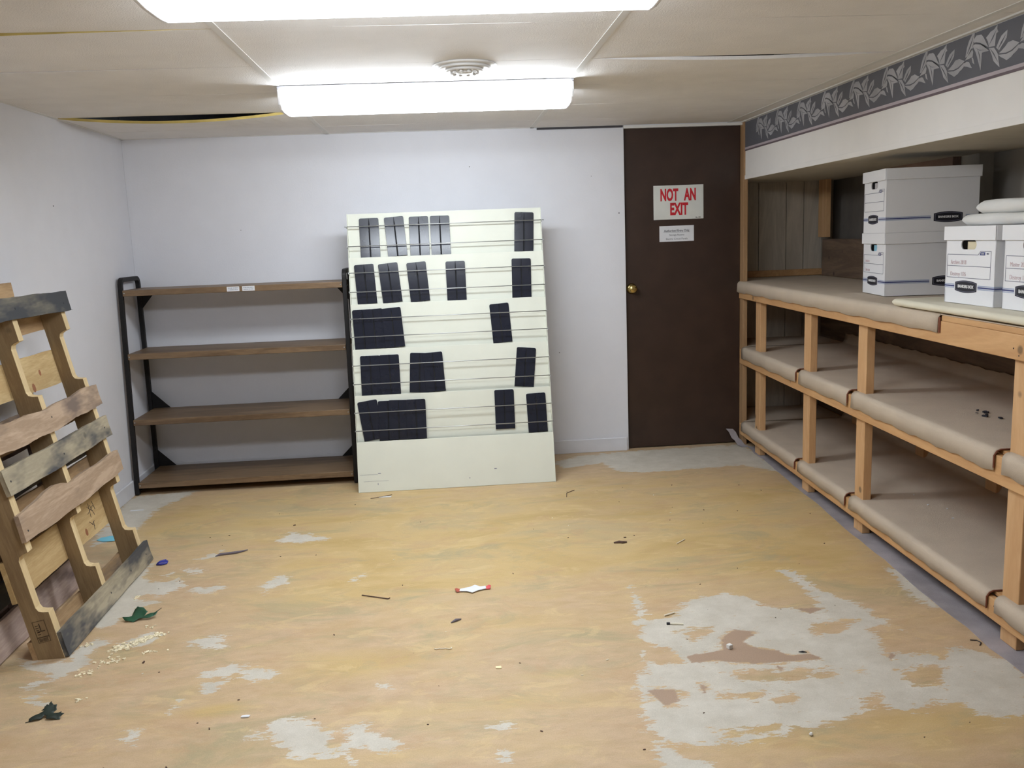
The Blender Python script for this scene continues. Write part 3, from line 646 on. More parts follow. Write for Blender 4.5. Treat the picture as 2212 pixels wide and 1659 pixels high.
# cream foam sheet under the two front boxes, its edge lapping over the shelf front
def slab(name, mat, x0, x1, y0, y1, z0, z1, r, frame=Matrix(), wob=.0015, parent=None, ny=24, nose='both'):
    h = (z1-z0)/2; pr = []
    for i in range(9): an_ = math.pi/2+math.pi*i/8; pr.append((x0+h+h*math.cos(an_), z0+h+h*math.sin(an_)))
    pr += [(x0+(x1-x0)*.35, z0), (x0+(x1-x0)*.7, z0), (x1, z0), (x1, z1), (x0+(x1-x0)*.7, z1), (x0+(x1-x0)*.35, z1)]
    m = MB(); vs = []; k = len(pr); zc = z0+h
    ys = [y1-(y1-y0)*i/ny for i in range(ny+1)]; rows_ = []
    for j in range(1, 6):
        t_ = j/6; rows_.append((y1-h*(1-math.sin(t_*math.pi/2)), math.sin(t_*math.pi/2)))
    rows_ = [(y1, .25)]+[(y1-h*(1-math.cos(t_*math.pi/12)), max(.25, math.sin(t_*math.pi/12))) for t_ in range(1, 7)][::1]
    rows_ = [(y1-h*(1-math.sin(a_)), max(.3, math.cos(math.pi/2-a_))) for a_ in ()] + [(y1-h*(1-math.cos(math.pi/2*(1-q/5))), 1) for q in ()]
    prof = [(y1-h+h*math.cos(math.radians(a_)), math.sin(math.radians(a_))) for a_ in (32, 50, 66, 80, 90)]
    prof += [(y1-h-(y1-h-y0)*i/ny, 1) for i in range(1, ny+1)]
    for (y, s_) in prof:
        for jj, (x, z) in enumerate(pr):
            vs.append((x+wob*math.sin(y*19+jj*.7), y, zc+(z-zc)*s_+wob*.8*math.sin(y*13+x*30)*(1 if z > zc else 0)))
    n = len(prof)
    fs = [(i*k+j, i*k+(j+1) % k, (i+1)*k+(j+1) % k, (i+1)*k+j) for i in range(n-1) for j in range(k)]
    fs += [tuple(range(k)), tuple((n-1)*k+j for j in range(k))]
    m.add(vs, fs); return m.build(name, mat, parent, frame, smooth=True)
ps = slab('foam_sheet', M_creamfoam, -.040, .45, -3.6, -2.13, 1.0665, 1.094, .015, SH, .001)
tag(ps, 'cream foam sheet lying under the two front file boxes on the top shelf', 'foam sheet')
fp = thing('folded_foam', 'white foam sheet folded double on top of the two front file boxes', 'foam sheet', (0, 0, 0))
slab('lower_layer', M_foam, 1.880, 2.25, 2.30, 3.115, ZP+.2785, ZP+.317, .02, wob=.002, parent=fp)
slab('upper_layer', M_foam, 1.895, 2.25, 2.30, 3.055, ZP+.3175, ZP+.363, .02, wob=.003, parent=fp)

# ---------------- sloped literature display ----------------
TH = math.radians(12.5)
DM = basis((1, 0, 0), (0, math.sin(TH), math.cos(TH)), (0, -math.cos(TH), math.sin(TH)), (0, 4.908, 0))
X0, X1 = -.531, .593
dp = thing('literature_display', 'sloping cream metal brochure display with wire rails leaning back beside the brown shelf rack', 'display rack', matrix=DM)
TS = [.287, .550, .815, 1.075, 1.345, 1.6]
MB().box(X0, X1, .001, .287, -.004, 0).build('kick_panel', M_cream, dp, bevel=.0015)
for (x, s_, w_, h_) in ((-.41, .105, .008, .002), (.25, .095, .007, .002), (-.47, .10, .05, .0006), (-.43, .062, .07, .0005), (-.42, .045, .0015, .006), (.10, .05, .003, .002)):
    MB().box(x-w_, x+w_, s_-h_, s_+h_, .0001, .0006).build('scuff_mark', M_line, dp)
for k_ in range(5):
    s0, s1 = TS[k_], TS[k_+1]
    MB().add([(X0+.003, s0-.02, -.034), (X1-.003, s0-.02, -.034), (X1-.003, s1, -.002), (X0+.003, s1, -.002), (X0+.003, s0-.02, -.037), (X1-.003, s0-.02, -.037), (X1-.003, s1, -.006), (X0+.003, s1, -.006)],
             [(0, 1, 2, 3), (4, 7, 6, 5), (3, 2, 6, 7), (0, 4, 5, 1), (0, 3, 7, 4), (1, 5, 6, 2)]).build('tier_panel', M_cream, dp, bevel=.001)
for x in (X0, X1-.003):
    MB().prism([(0, 0.004), (1.6, 0.004), (1.585, -.03), (.0827, -.373)], x, x+.003, 'X').build('side_panel', M_cream, dp)
def mx(s_, d_): return (s_, d_)
RD = .024
for k_, (sa, sb) in enumerate([(.349, .452), (.614, .720), (.884, .988), (1.142, 1.252), (1.405, 1.520)]):
    for s_ in (sa, sb):
        MB().tube([(X0-.012 if s_ > 1.5 else X0-.002, s_, RD), (X1+.012 if s_ > 1.5 else X1+.002, s_, RD)], .0026, 8).build('wire_rail', M_rod, dp, smooth=True)
for x in (X0-.0015, X1+.0015):
    for s_ in (.349, .452, .614, .720, .884, .988, 1.142, 1.252, 1.405, 1.520): MB().box(x-.001, x+.001, s_-.004, s_+.004, 0, RD+.003).build('rail_bracket', M_rod, dp)
# the black pocket holders
hw, hh, cr = .056, .227, .008
def half(x0, x1, z0, z1, mb, taper):
    # one half of the front, a narrow dark slot is left at the centre
    xi = x1 if abs(x1) < abs(x0) else x0; xo = x0 if xi == x1 else x1; sg = 1 if xo > 0 else -1
    pts = [(xo, .001), (xo, hh-cr), (xo-sg*cr*.3, hh-cr*.3), (xo-sg*cr, hh), (sg*.0004, hh), (sg*.0004, hh-.008), (xi if taper else sg*.0012, hh-.045), (xi, .001)]
    mb.prism(pts, z0, z1, 'Z')
hb = MB(); hb.prism([(-hw, 0), (hw, 0), (hw, hh-cr), (hw-cr*.3, hh-cr*.3), (hw-cr, hh), (-hw+cr, hh), (-hw+cr*.3, hh-cr*.3), (-hw, hh-cr)], 0, .002, 'Z')
holder = thing('brochure_holder', 'x', 'brochure holder', group='black plastic brochure holders on the display')
hback = hb.build('back_plate', plain('matt_black_slot', (.003, .003, .005, 1), .8), holder, T(0, 0, 0))
h2 = MB(); half(-hw, -.0035, .002, .005, h2, True); half(hw, .0035, .002, .005, h2, True)
hfront = h2.build('front_plate', M_blackpl, holder, bevel=.0007)
rowsH = [('top', 4, [(-.406, -.405), (-.263, -.249), (-.120, -.120), (.002, .002), (.495, .484)]),
         ('second', 3, [(-.446, -.435), (-.309, -.290), (-.147, -.131), (.079, .080), (.463, .458)]),
         ('middle', 2, [(-.468, -.461), (-.407, -.398), (-.303, -.287), (.319, .333)]),
         ('fourth', 1, [(-.434, -.435), (-.326, -.324), (-.149, -.163), (-.078, -.067), (.466, .442)]),
         ('bottom', 0, [(-.463, -.432), (-.345, -.346), (-.284, -.290), (-.187, -.188), (.322, .321), (.504, .510)])]
NM = {5: ['leftmost', 'second from left', 'third from left', 'fourth from left', 'rightmost'], 4: ['leftmost', 'second from left', 'third from left', 'rightmost'],
      6: ['leftmost', 'second from left', 'third from left', 'fourth from left', 'fifth from left', 'rightmost']}
LOOK = {('top', 0): 'standing straight', ('top', 1): 'tilted slightly', ('top', 2): 'close to its right neighbour', ('top', 3): 'touching its left neighbour', ('top', 4): 'alone at the far right',
        ('second', 0): 'at the left end', ('second', 1): 'tilted to the left', ('second', 2): 'leaning left', ('second', 3): 'near the middle by itself', ('second', 4): 'alone at the right'}
first = True; lastx = None
for nm, ti, lst in rowsH:
    lay = 0; prevx = None
    for i, (xt, xb) in enumerate(lst):
        lay = lay+1 if (prevx is not None and min(xt, xb)-prevx < .112) else 0
        prevx = max(xt, xb) if True else prevx
        ang = math.atan2(xb-xt, .227)
        raise_ = .030 if (nm == 'bottom' and i == 4) else 0
        lo_ = .002+raise_+abs(math.sin(ang))*hw
        mt = DM @ T((xb if True else 0), TS[ti]+lo_, -.0285+.12*raise_+.0053*lay) @ RX(-math.atan(.032/.283)*-1 if False else math.atan(.032/.283)) @ RZ(ang)
        o = holder if first else clone(holder)
        first = False; o.matrix_world = mt
        extra = LOOK.get((nm, i)) or ('overlapping its neighbour' if lay or (i+1 < len(lst) and lst[i+1][0]-xt < .112) else 'standing by itself')
        o['label'] = 'black brochure holder %s, %s on the %s display tier' % (extra, NM[len(lst)][i], nm)

# ---------------- freestanding shelf rack ----------------
rk = thing('shelf_rack', 'four-shelf rack with brown wood-look shelves and black tube frame in the left back corner', 'shelf rack', (-1.19, 5.33, 0))
def fy(z): return 5.135+.085*z/1.25
def P(x, y, z): return (x+1.19, y-5.33, z)
XA, XB = -1.822, -.564; RYb = 5.515
for x in (XA, XB):
    top = 1.252
    path = [P(x, fy(0), .004), P(x, fy(.6), .6), P(x, fy(1.2), 1.20)]
    for i in range(1, 7):
        an_ = math.pi-i*math.pi/12; path.append(P(x, fy(1.2)+.035+.035*math.cos(an_), 1.205+.035*math.sin(an_)))
    for i in range(0, 7):
        an_ = math.pi/2-i*math.pi/12; path.append(P(x, RYb-.035+.035*math.cos(an_), 1.205+.035*math.sin(an_)))
    path += [P(x, RYb, .6), P(x, RYb, .004)]
    MB().tube(path, .0125, square=True).build('side_frame', M_black_metal, rk, bevel=.003)
    MB().tube([P(x, fy(0), .03), P(x, RYb, .03)], .010, square=True).build('foot_bar', M_black_metal, rk, bevel=.002)
SZ = [1.147, .786, .408, .042]
for i, z in enumerate(SZ):
    MB().box(*[q for q in (XA+.0135+1.19, XB-.0135+1.19)], fy(z)-.016-5.33, RYb+.012-5.33, z, z+.034).build('shelf', M_lam, rk, bevel=.003)
    for xs, sg in ((XA+.0135, 1), (XB-.0135, -1)):
        if i == 0: tri = [(xs, z-.002), (xs+sg*.075, z-.002), (xs, z-.09)]
        elif i == 1: continue
        else: tri = [(xs, z+.036), (xs+sg*.105, z+.036), (xs, z+.14)]
        MB().prism([(q[0]+1.19, q[1]) for q in tri], RYb-.004-5.33, RYb-.001-5.33, 'Y').build('gusset', M_black_metal, rk)
sc_ = MB()
for z in SZ:
    for xs in (XA+.022, XB-.022): sc_.lathe([(.004, 0), (.003, .002)], 10, T(xs+1.19, fy(z)-.0165-5.33, z+.017) @ RX(math.pi/2))
sc_.build('screw_head', M_rod, rk, smooth=True)
for j, (xa, lines) in enumerate(((-1.228, ['SHELF UNIT', 'No. 17']), (-1.142, ['STOCK', 'Tag 24']))):
    st_ = MB().box(xa+1.19, xa+.070+1.19, fy(SZ[0])-.0172-5.33, fy(SZ[0])-.0162-5.33, SZ[0]+.004, SZ[0]+.031, mat=None).build('price_sticker', M_paper, rk)
    ty = fy(SZ[0])-.0175-5.33
    lm = MB()
    R = random.Random(j+5)
    for q in range(2):
        x = xa+.008+1.19
        while x < xa+.062+1.19:
            w_ = R.uniform(.002, .007); lm.box(x, x+w_, ty-.0001, ty+.0002, SZ[0]+.0205-q*.010, SZ[0]+.0205-q*.010+.0045); x += w_+R.uniform(.001, .003)
    lm.build('faded_print', plain('faded_print_grey', S(150, 155, 165), .6), st_)
# ---------------- signs on the door ----------------
yd = D+.0295
sg = thing('door_sign', 'white sign with red capitals reading NOT AN EXIT on the brown door', 'sign', (1.506, yd, 1.574))
MB().box(-.160, .160, -.002, 0, -.1055, .1055).build('sign_plate', M_sign, sg, bevel=.001)
def sgn(s, x, z, size, sx, fat): return text('lettering', s, size, T(x, -.0022, z) @ FACE_CAM, M_red, sg, sx, fat)
sgn('NOT', -.060, .043, .100, .52, .0042); sgn('AN', .075, .043, .100, .52, .0042); sgn('EXIT', .002, -.045, .100, .56, .0042)
text('small_lettering', 'No. 424', .010, T(.125, -.0022, -.097) @ FACE_CAM, M_ink, sg, 1.0, .0003)
pn = thing('door_notice', 'small white paper notice taped on the brown door below the red lettered sign', 'notice', (1.493, yd, 1.380))
MB().box(-.111, .111, -.0008, 0, -.049, .049).build('paper', M_paper, pn)
M_print = plain('grey_ink', S(95, 95, 105), .6)
text('lettering', 'Authorized Entry Only', .0185, T(.0, -.001, .018) @ FACE_CAM, M_print, pn, .95, .0004)
MB().box(-.085, .085, -.0012, -.0009, .0075, .009).build('underline', M_print, pn)
text('lettering', 'Storage Rooms', .0165, T(.0, -.001, -.008) @ FACE_CAM, M_print, pn, .95)
text('lettering', 'Electric Circuit Panels', .0165, T(.0, -.001, -.033) @ FACE_CAM, M_print, pn, .95)

# ---------------- wooden pallets ----------------
def board_mat(c1, c2, st=None, sa=.4): return wood('pallet_wood', c1, c2, 'X', 11, .8, stain=st, samt=sa, knots=.25, fine=1)
W_lt = board_mat(S(206, 180, 132), S(186, 156, 108))
W_grey = board_mat(S(178, 166, 142), S(158, 148, 126), S(78, 78, 80), .55)
W_dark = board_mat(S(132, 124, 108), S(104, 100, 90), S(62, 64, 68), .8)
W_pink = board_mat(S(186, 162, 138), S(162, 138, 114), S(120, 104, 94), .4)
W_tan = board_mat(S(190, 158, 118), S(166, 134, 96), S(120, 104, 88), .3)
W_mauve = board_mat(S(196, 174, 160), S(170, 148, 136), S(110, 90, 84), .4)
W_str = wood('stringer_wood', S(156, 132, 96), S(136, 112, 80), 'Y', 12, .8, knots=.15, fine=1.0)
W_str_lit = wood('stringer_wood_lit_edge', S(226, 204, 160), S(208, 184, 140), 'Y', 12, .8, knots=.3, fine=.8)  # clean edge wood, brightened so the colour carries the light on it
def rough_board(name, u0, u1, s0, s1, d0, d1, mat, parent, seed, wav=.004, top=None, bot=None, ends=.006):
    # board with irregular sawn / broken edges; top(t) and bot(t) add offsets along its length
    R = random.Random(seed); N = 40; vs = []; ph = [R.random()*6 for _ in range(4)]
    for i in range(N+1):
        t = i/N; u = u0+(u1-u0)*t
        wt = wav*(math.sin(t*7+ph[0])*.6+math.sin(t*23+ph[1])*.3+R.uniform(-.15, .15)); wb = wav*(math.sin(t*6+ph[2])*.6+math.sin(t*19+ph[3])*.3+R.uniform(-.15, .15))
        st = s1+wt+(top(t) if top else 0); sb = s0+wb+(bot(t) if bot else 0)
        us, ub = u, u
        if i in (0, N): us += R.uniform(-ends, ends); ub += R.uniform(-ends, ends)
        vs += [(ub, sb, d0), (us, st, d0), (ub, sb, d1), (us, st, d1), ((us+ub)/2+(R.uniform(-ends, ends) if i in (0, N) else 0), (sb+st)/2, d1)]
    fs = []
    for i in range(N):
        a_, c_ = i*5, i*5+5
        fs += [(a_, a_+1, c_+1, c_), (a_+2, c_+2, c_+4, a_+4), (a_+4, c_+4, c_+3, a_+3), (a_+1, a_+3, c_+3, c_+1), (a_, c_, c_+2, a_+2)]
    fs += [(0, 2, 4, 3, 1), (N*5, N*5+1, N*5+3, N*5+4, N*5+2)]
    return MB().add(vs, fs).build(name, mat, parent)
def stringer(name, u0, u1, S_, d0, d1, notches, parent, mat, nd=.038):
    # notches are cut in the front (d1) edge with rounded corners
    pts = [(0, d0), (S_, d0), (S_, d1)]
    for (na, nb) in sorted(notches, reverse=True):
        r_ = .02
        pts += [(nb, d1), (nb-.004, d1-nd*.5), (nb-.010, d1-nd*.85), (nb-.024, d1-nd), (na+.024, d1-nd), (na+.010, d1-nd*.85), (na+.004, d1-nd*.5), (na, d1)]
    pts += [(0, d1)]
    m = MB().prism(pts, u0, u1, 'X')
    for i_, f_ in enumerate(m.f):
        if len(f_) == 4 and min(m.v[q][2] for q in f_) > d1-nd-.002: m.mi[i_] = 1  # front edges and notches take the paler wood, light painted into its colour
    return m.build(name, [mat, W_str_lit], parent, bevel=.0015)
def pallet_frame(A, B, lean):
    E = (Vector(B)-Vector(A)).normalized(); n0 = Vector((E.y, -E.x, 0))
    n = n0*math.cos(lean)+Vector((0, 0, math.sin(lean))); u_ = -n0*math.sin(lean)+Vector((0, 0, math.cos(lean)))
    m = basis(E, u_, n, A); m.translation = Vector((A[0], A[1], 0.003)); return m
# E runs away from the viewer, so E x up = -n ; use a mirrored-safe right-handed frame (u, s, d)
fp_ = pallet_frame((-1.367, 3.027, 0), (-1.379, 3.959, 0), math.radians(11.2))
if fp_.to_3x3().determinant() < 0: print('frame handedness', fp_.to_3x3().determinant())
pa = thing('wooden_pallet', 'weathered wooden pallet with notched stringers, the front one leaning by the left wall', 'pallet', matrix=fp_, group='pallets leaning on the left wall')
d_f = -.016
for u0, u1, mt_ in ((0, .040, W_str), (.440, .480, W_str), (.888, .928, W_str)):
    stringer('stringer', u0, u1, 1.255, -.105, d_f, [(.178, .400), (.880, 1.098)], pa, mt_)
rough_board('deck_board', .0, .965, .004, .096, d_f, 0, W_grey, pa, 1, .003)
rough_board('deck_board', -.012, .965, .436, .535, d_f, 0, W_pink, pa, 2, .006, top=lambda t: .018*math.exp(-((t-.28)/.12)**2)-.01*math.exp(-((t-.45)/.05)**2), bot=lambda t: -.006*math.sin(t*5)+.02*max(0, .5-t)*.0)
rough_board('deck_board', -.012, .965, .603, .694, d_f, 0, W_grey, pa, 3, .004)
rough_board('deck_board', -.04, .968, .742, .835, d_f, 0, W_pink, pa, 4, .010)
rough_board('deck_board', -.02, .962, 1.178, 1.262, d_f, 0, W_dark, pa, 5, .004)
for i, (a_, c_, mm, ln) in enumerate(((.0, .088, W_tan, .93), (.235, .385, W_lt, .935), (.418, .545, W_tan, .93), (.556, .668, W_dark, .93), (.712, .800, W_tan, .93), (.888, 1.03, W_lt, .93), (1.120, 1.255, W_tan, .945))):
    rough_board('rear_board', -.005, ln, a_, c_, -.121, -.105, mm, pa, 20+i, .003)
# stamp on the near stringer, handwritten mark on a rear board, nails and splinters
sp = MB(); F0 = -.0006
def fr(s0, s1, da, db, t=.0012):
    sp.box(F0, 0, s0, s1, da, da+t); sp.box(F0, 0, s0, s1, db-t, db); sp.box(F0, 0, s0, s0+t, da, db); sp.box(F0, 0, s1-t, s1, da, db)
fr(.095, .155, -.082, -.040); fr(.075, .094, -.082, -.040)
R = random.Random(9)
for q in range(3):
    x = -.077
    while x < -.047: w_ = R.uniform(.002, .004); sp.box(F0, 0, .079+q*.004, .0815+q*.004, x, x+w_); x += w_+.0015
sp.box(F0, 0, .115, .118, -.074, -.048); sp.box(F0, 0, .118, .145, -.063, -.060)
for q in range(5): sp.box(F0, 0, .105+q*.008, .107+q*.008, -.076, -.066)
sp.build('burned_stamp', plain('burn_mark', S(66, 52, 38), .9), pa)
R = random.Random(4); wr_ = MB()
for (p) in ([(.73, .36), (.77, .33)], [(.75, .37), (.74, .31)], [(.72, .33), (.79, .35)], [(.76, .36), (.78, .31)], [(.71, .30), (.75, .27)], [(.73, .28), (.76, .29)], [(.74, .255), (.75, .29)], [(.79, .37), (.80, .33)]):
    wr_.tube([(p[0][0], p[0][1], -.1046), (p[1][0], p[1][1], -.1046)], .0013, 4)
wr_.build('pencil_mark', plain('pencil', S(80, 74, 66), .8), pa)
kn = MB()
for (u, s_, r1, r2, d_) in ((.66, .27, .012, .016, -.1048), (.72, .955, .010, .013, -.1048), (.63, .905, .014, .018, -.1048)):
    kn.prism([(u+r1*math.cos(i*.524), s_+r2*math.sin(i*.524)) for i in range(12)], d_-.001, d_, 'Z')
kn.build('knot', plain('knot_wood', S(150, 98, 66), .8), pa)
nl = MB()
for (u, s_) in ((.70, .05), (.02, .47), (.46, .05), (.46, .64), (.905, .65), (.905, .05), (.02, .65), (.46, 1.22), (.905, 1.21), (.46, .79)): nl.lathe([(.004, 0), (.003, .0012)], 8, T(u, s_, .0))
nl.build('nail', M_ink, pa)
# second pallet behind it
sp_f = pallet_frame((-1.580, 2.80, 0), (-1.594, 3.80, 0), math.radians(7.1))
pb = thing('wooden_pallet', 'second wooden pallet standing behind the front pallet against the left wall', 'pallet', matrix=sp_f, group='pallets leaning on the left wall')
W_strd = wood('stringer_wood_grey', S(140, 122, 110), S(118, 100, 92), 'Y', 12, .8, knots=.15)
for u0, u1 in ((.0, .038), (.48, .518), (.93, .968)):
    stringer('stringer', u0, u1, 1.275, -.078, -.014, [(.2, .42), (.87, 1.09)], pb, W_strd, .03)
for i, (a_, c_, mm) in enumerate(((.004, .135, W_mauve), (.165, .25, W_dark), (.30, .42, W_pink), (.50, .60, W_mauve), (.68, .78, W_pink), (1.185, 1.295, W_tan))):
    rough_board('deck_board', -.005, 1.0 if i == 0 else .99, a_, c_, -.014, 0, mm, pb, 40+i, .003)
for i, (a_, c_) in enumerate(((.0, .11), (.2, .3), (.62, .72), (1.17, 1.27))):
    rough_board('rear_board', 0, .97, a_, c_, -.092, -.078, W_mauve, pb, 60+i, .003)

# ---------------- litter on the floor ----------------
def item(name, label, cat, mb, mat, x, y, rz=0, bevel=0, group=None, z=.0005, smooth=False):
    o = mb.build(name, mat, matrix=T(x, y, z) @ RZ(rz), bevel=bevel, smooth=smooth); return tag(o, label, cat, group)
M_leafg = plain('dark_green_leaf', S(40, 88, 62), .45, var=.35)
M_leafk = plain('blackish_green_leaf', S(38, 50, 42), .5, var=.3)
IVY_STAR = [(-0.0497, -0.0049, -0.0021), (-0.0509, 0.006, 0.0025), (-0.0448, 0.0129, 0.0054), (-0.0345, 0.0171, 0.0072), (-0.0261, 0.0222, 0.0093), (-0.0177, 0.0274, 0.0115), (-0.0236, 0.0304, 0.0128), (-0.0198, 0.0352, 0.0148), (-0.0209, 0.0421, 0.0177), (-0.0154, 0.0433, 0.0182), (-0.018, 0.0504, 0.0212), (-0.0085, 0.047, 0.0197), (-0.0092, 0.0548, 0.023), (-0.0101, 0.0635, 0.0267), (-0.0024, 0.0568, 0.0238), (0.0044, 0.0485, 0.0204), (0.0123, 0.0495, 0.0208), (0.0178, 0.0405, 0.017), (0.0187, 0.0319, 0.0134), (0.0122, 0.0232, 0.0097), (0.0184, 0.0185, 0.0078), (0.0272, 0.0186, 0.0078), (0.0387, 0.0218, 0.0092), (0.0395, 0.0175, 0.0074), (0.0455, 0.0153, 0.0064), (0.0397, 0.0066, 0.0028), (0.0417, -0.001, -0.0004), (0.0251, -0.0021, -0.0009), (0.0121, -0.0027, -0.0011), (-0.0015, 0.0001, 0.0001), (-0.0037, 0.012, 0.005), (-0.0093, 0.0149, 0.0063), (-0.0142, 0.0103, 0.0043), (-0.0183, 0.0015, 0.0006), (-0.0292, -0.0009, -0.0004), (-0.0382, -0.0042, -0.0018)]
IVY_FOLD = [(-0.0585, 0.0232, 0.0098), (-0.0219, 0.0275, 0.0115), (-0.0246, 0.0574, 0.0241), (-0.015, 0.0754, 0.0317), (0.0124, 0.0617, 0.0259), (0.0298, 0.0416, 0.0175), (0.026, 0.0234, 0.0098), (0.0538, 0.0395, 0.0166), (0.0688, 0.0494, 0.0208), (0.0658, 0.0274, 0.0115), (0.046, 0.0143, 0.006), (0.0112, 0.0136, 0.0057), (-0.0083, 0.0007, 0.0003), (-0.044, 0.0037, 0.0016)]
def leaf(name, label, pts, mat, x, y, stem):
    vs = [(p[0]-.0025*math.sin(i*2.3), p[1], max(.0012, p[2]+.004)) for i, p in enumerate(pts)]
    me = bpy.data.meshes.new(name); me.from_pydata(vs, [], [tuple(range(len(vs)))]); me.materials.append(mat)
    bm = bmesh.new(); bm.from_mesh(me); bmesh.ops.triangulate(bm, faces=bm.faces[:]); bmesh.ops.subdivide_edges(bm, edges=bm.edges[:], cuts=2, use_grid_fill=True)
    for v in bm.verts: v.co.z += .003*math.sin(v.co.x*130)*math.cos(v.co.y*90)+.003
    zmin = min(v.co.z for v in bm.verts)
    for v in bm.verts: v.co.z -= zmin-.0008
    bm.to_mesh(me); bm.free(); me.polygons.foreach_set('use_smooth', [True]*len(me.polygons))
    o = bpy.data.objects.new(name, me); COL.objects.link(o); o.matrix_world = T(x, y, 0)
    o.modifiers.new('t', 'SOLIDIFY').thickness = .0007
    MB().tube(stem, .0011, 5).build('leaf_stem', M_leafk, o)
    return tag(o, label, 'leaf')
leaf('fallen_leaf', 'glossy green artificial ivy leaf on the floor by the foot of the front pallet', IVY_FOLD, M_leafg, -1.228, 3.298, [(.055, .028, .014), (.068, .045, .022), (.078, .060, .026)])
leaf('fallen_leaf', 'dark ragged ivy leaf lying on the floor near the lower left picture corner', IVY_STAR, M_leafk, -1.265, 2.600, [(-.045, -.002, .002), (-.058, -.008, .0015)])
M_bluepl = plain('cobalt_plastic', S(50, 56, 150), .3)
m = MB(); m.tube([(-.02, -.006, .004), (.0, -.014, .005), (.022, -.006, .005), (.024, .012, .006), (.010, .014, .012), (-.006, .006, .012), (-.018, 0, .006)], [.004, .005, .005, .005, .005, .004, .003], 8)
m.add([(-.01, -.004, .008), (.02, 0, .008), (.02, .018, .016), (-.002, .014, .014)], [(0, 1, 2, 3)])
item('plastic_scrap', 'small crumpled cobalt blue plastic scrap on the floor right of the front pallet', 'plastic scrap', m, M_bluepl, -1.325, 3.93, .2, smooth=True)
wp = thing('candy_wrapper', 'white wrapper with red twisted ends lying in the middle of the floor', 'wrapper', matrix=T(.061, 3.395, .001) @ RZ(.08))
MB().add([(-.052, .006, .004), (-.01, .018, .004), (.012, .034, .004), (.030, .012, .004), (.052, .008, .006), (.052, -.014, .004), (.022, -.022, .004), (-.008, -.040, .0035), (-.026, -.022, .004), (-.056, -.014, .004)], [tuple(range(10))]).build('paper_centre', M_paper, wp).modifiers.new('t', 'SOLIDIFY').thickness = .002
for s_, c_ in ((1, S(225, 90, 95)), (-1, S(190, 95, 75))):
    MB().add([(s_*.050, -.013, .003), (s_*.050, .008, .003), (s_*.066, .016, .008), (s_*.073, .002, .010), (s_*.067, -.018, .005)], [(0, 1, 2, 3, 4)]).build('twisted_end', plain('red_foil', c_, .35), wp).modifiers.new('t', 'SOLIDIFY').thickness = .002
cy_ = MB().add([(-.06, .03, .001), (-.02, .04, .004), (.06, .035, .001), (.085, .04, .001), (.06, -.01, .001), (.02, -.04, .003), (-.03, -.035, .001), (-.07, -.005, .001)], [tuple(range(8))])
o = item('paper_scrap', 'pale cyan torn paper on the floor seen through the front pallet', 'paper scrap', cy_, plain('cyan_paper', S(120, 195, 215), .7), -1.69, 4.34, 0); o.modifiers.new('t', 'SOLIDIFY').thickness = .0008
M_twig = plain('dark_twig', S(92, 70, 60), .8); M_stick = plain('white_stick', S(236, 228, 208), .6); M_greyw = plain('grey_splinter', S(108, 100, 108), .8)
def stick(pts, r): return MB().tube([(x, y, r+.0003 if z == 0 else z) for x, y, z in pts], r, 6)
item('splinter', 'long dark grey splinter on the floor between the pallet and the brown shelf rack', 'splinter', MB().tube([(-.065, -.028, .003), (-.05, -.01, .005), (0, -.002, .005), (.03, .006, .005), (.068, .034, .004)], [.002, .006, .007, .006, .002], 6), M_greyw, -1.035, 4.01)
item('twig', 'thin straight brown twig on the floor left of the white wrapper', 'twig', stick([(-.058, .035, 0), (.05, -.02, 0), (.056, -.012, 0)], .0022), M_twig, -.326, 3.375)
item('splinter', 'short grey wood chip on the floor below the white wrapper', 'splinter', MB().tube([(-.018, -.016, .003), (0, 0, .004), (.02, .01, .003)], [.002, .006, .002], 6), M_greyw, -.013, 3.107)
item('splinter', 'dark brown bark sliver on the floor in front of the brown door', 'splinter', MB().tube([(-.03, 0, .003), (-.005, .0, .006), (.008, -.008, .006), (.03, 0, .003)], [.003, .006, .006, .003], 6), M_twig, .749, 3.827)
item('stick', 'thin cream stick on the floor, farthest of the three light sticks', 'stick', stick([(-.025, -.024, 0), (.025, .024, 0)], .0025), M_stick, 1.02, 3.79)
item('stick', 'short white stick on the floor, middle of the three light sticks', 'stick', stick([(-.021, -.008, 0), (.021, .012, 0)], .003), M_stick, .771, 3.031)
item('stick', 'white stick with a black tip on the floor, nearest of the three light sticks', 'stick', stick([(-.022, .006, 0), (.024, -.004, 0)], .0032), M_stick, .775, 2.946)
MB().tube([(-.034, .008, .004), (-.022, .006, .004)], .0045, 6).build('black_tip', M_ink, bpy.data.objects['stick.002'])
item('foam_cube', 'tiny white cube on the pinkish glue stain of the bare grey floor', 'foam bit', MB().box(-.008, .008, -.008, .008, 0, .015), M_foam, .902, 2.739, .4, .002)
item('foam_bit', 'small round white bead on the grey floor at lower right', 'foam bit', MB().lathe([(.002, 0), (.005, .002), (.0055, .005), (.003, .009)], 12), M_foam, .955, 2.197)
item('paper_chip', 'white oblong chip on the tan floor at lower left of centre', 'chip', MB().prism([(-.013, -.005), (.011, -.006), (.014, .004), (.002, .006), (-.012, .004)], 0, .004, 'Z'), M_paper, -.656, 2.53, 0, .001)
item('paper_chip', 'cream square chip on the tan floor below the wrapper', 'chip', MB().prism([(-.009, -.006), (.010, -.008), (.010, .008), (-.009, .007)], 0, .003, 'Z'), plain('cream_chip', S(240, 225, 180), .7), .12, 2.722, 0, .001)
item('paper_strip', 'white strip on the floor by the foot of the brown shelf rack', 'chip', MB().prism([(-.035, -.008), (.035, -.002), (.034, .008), (-.034, .004)], 0, .002, 'Z'), M_paper, -1.725, 4.82)
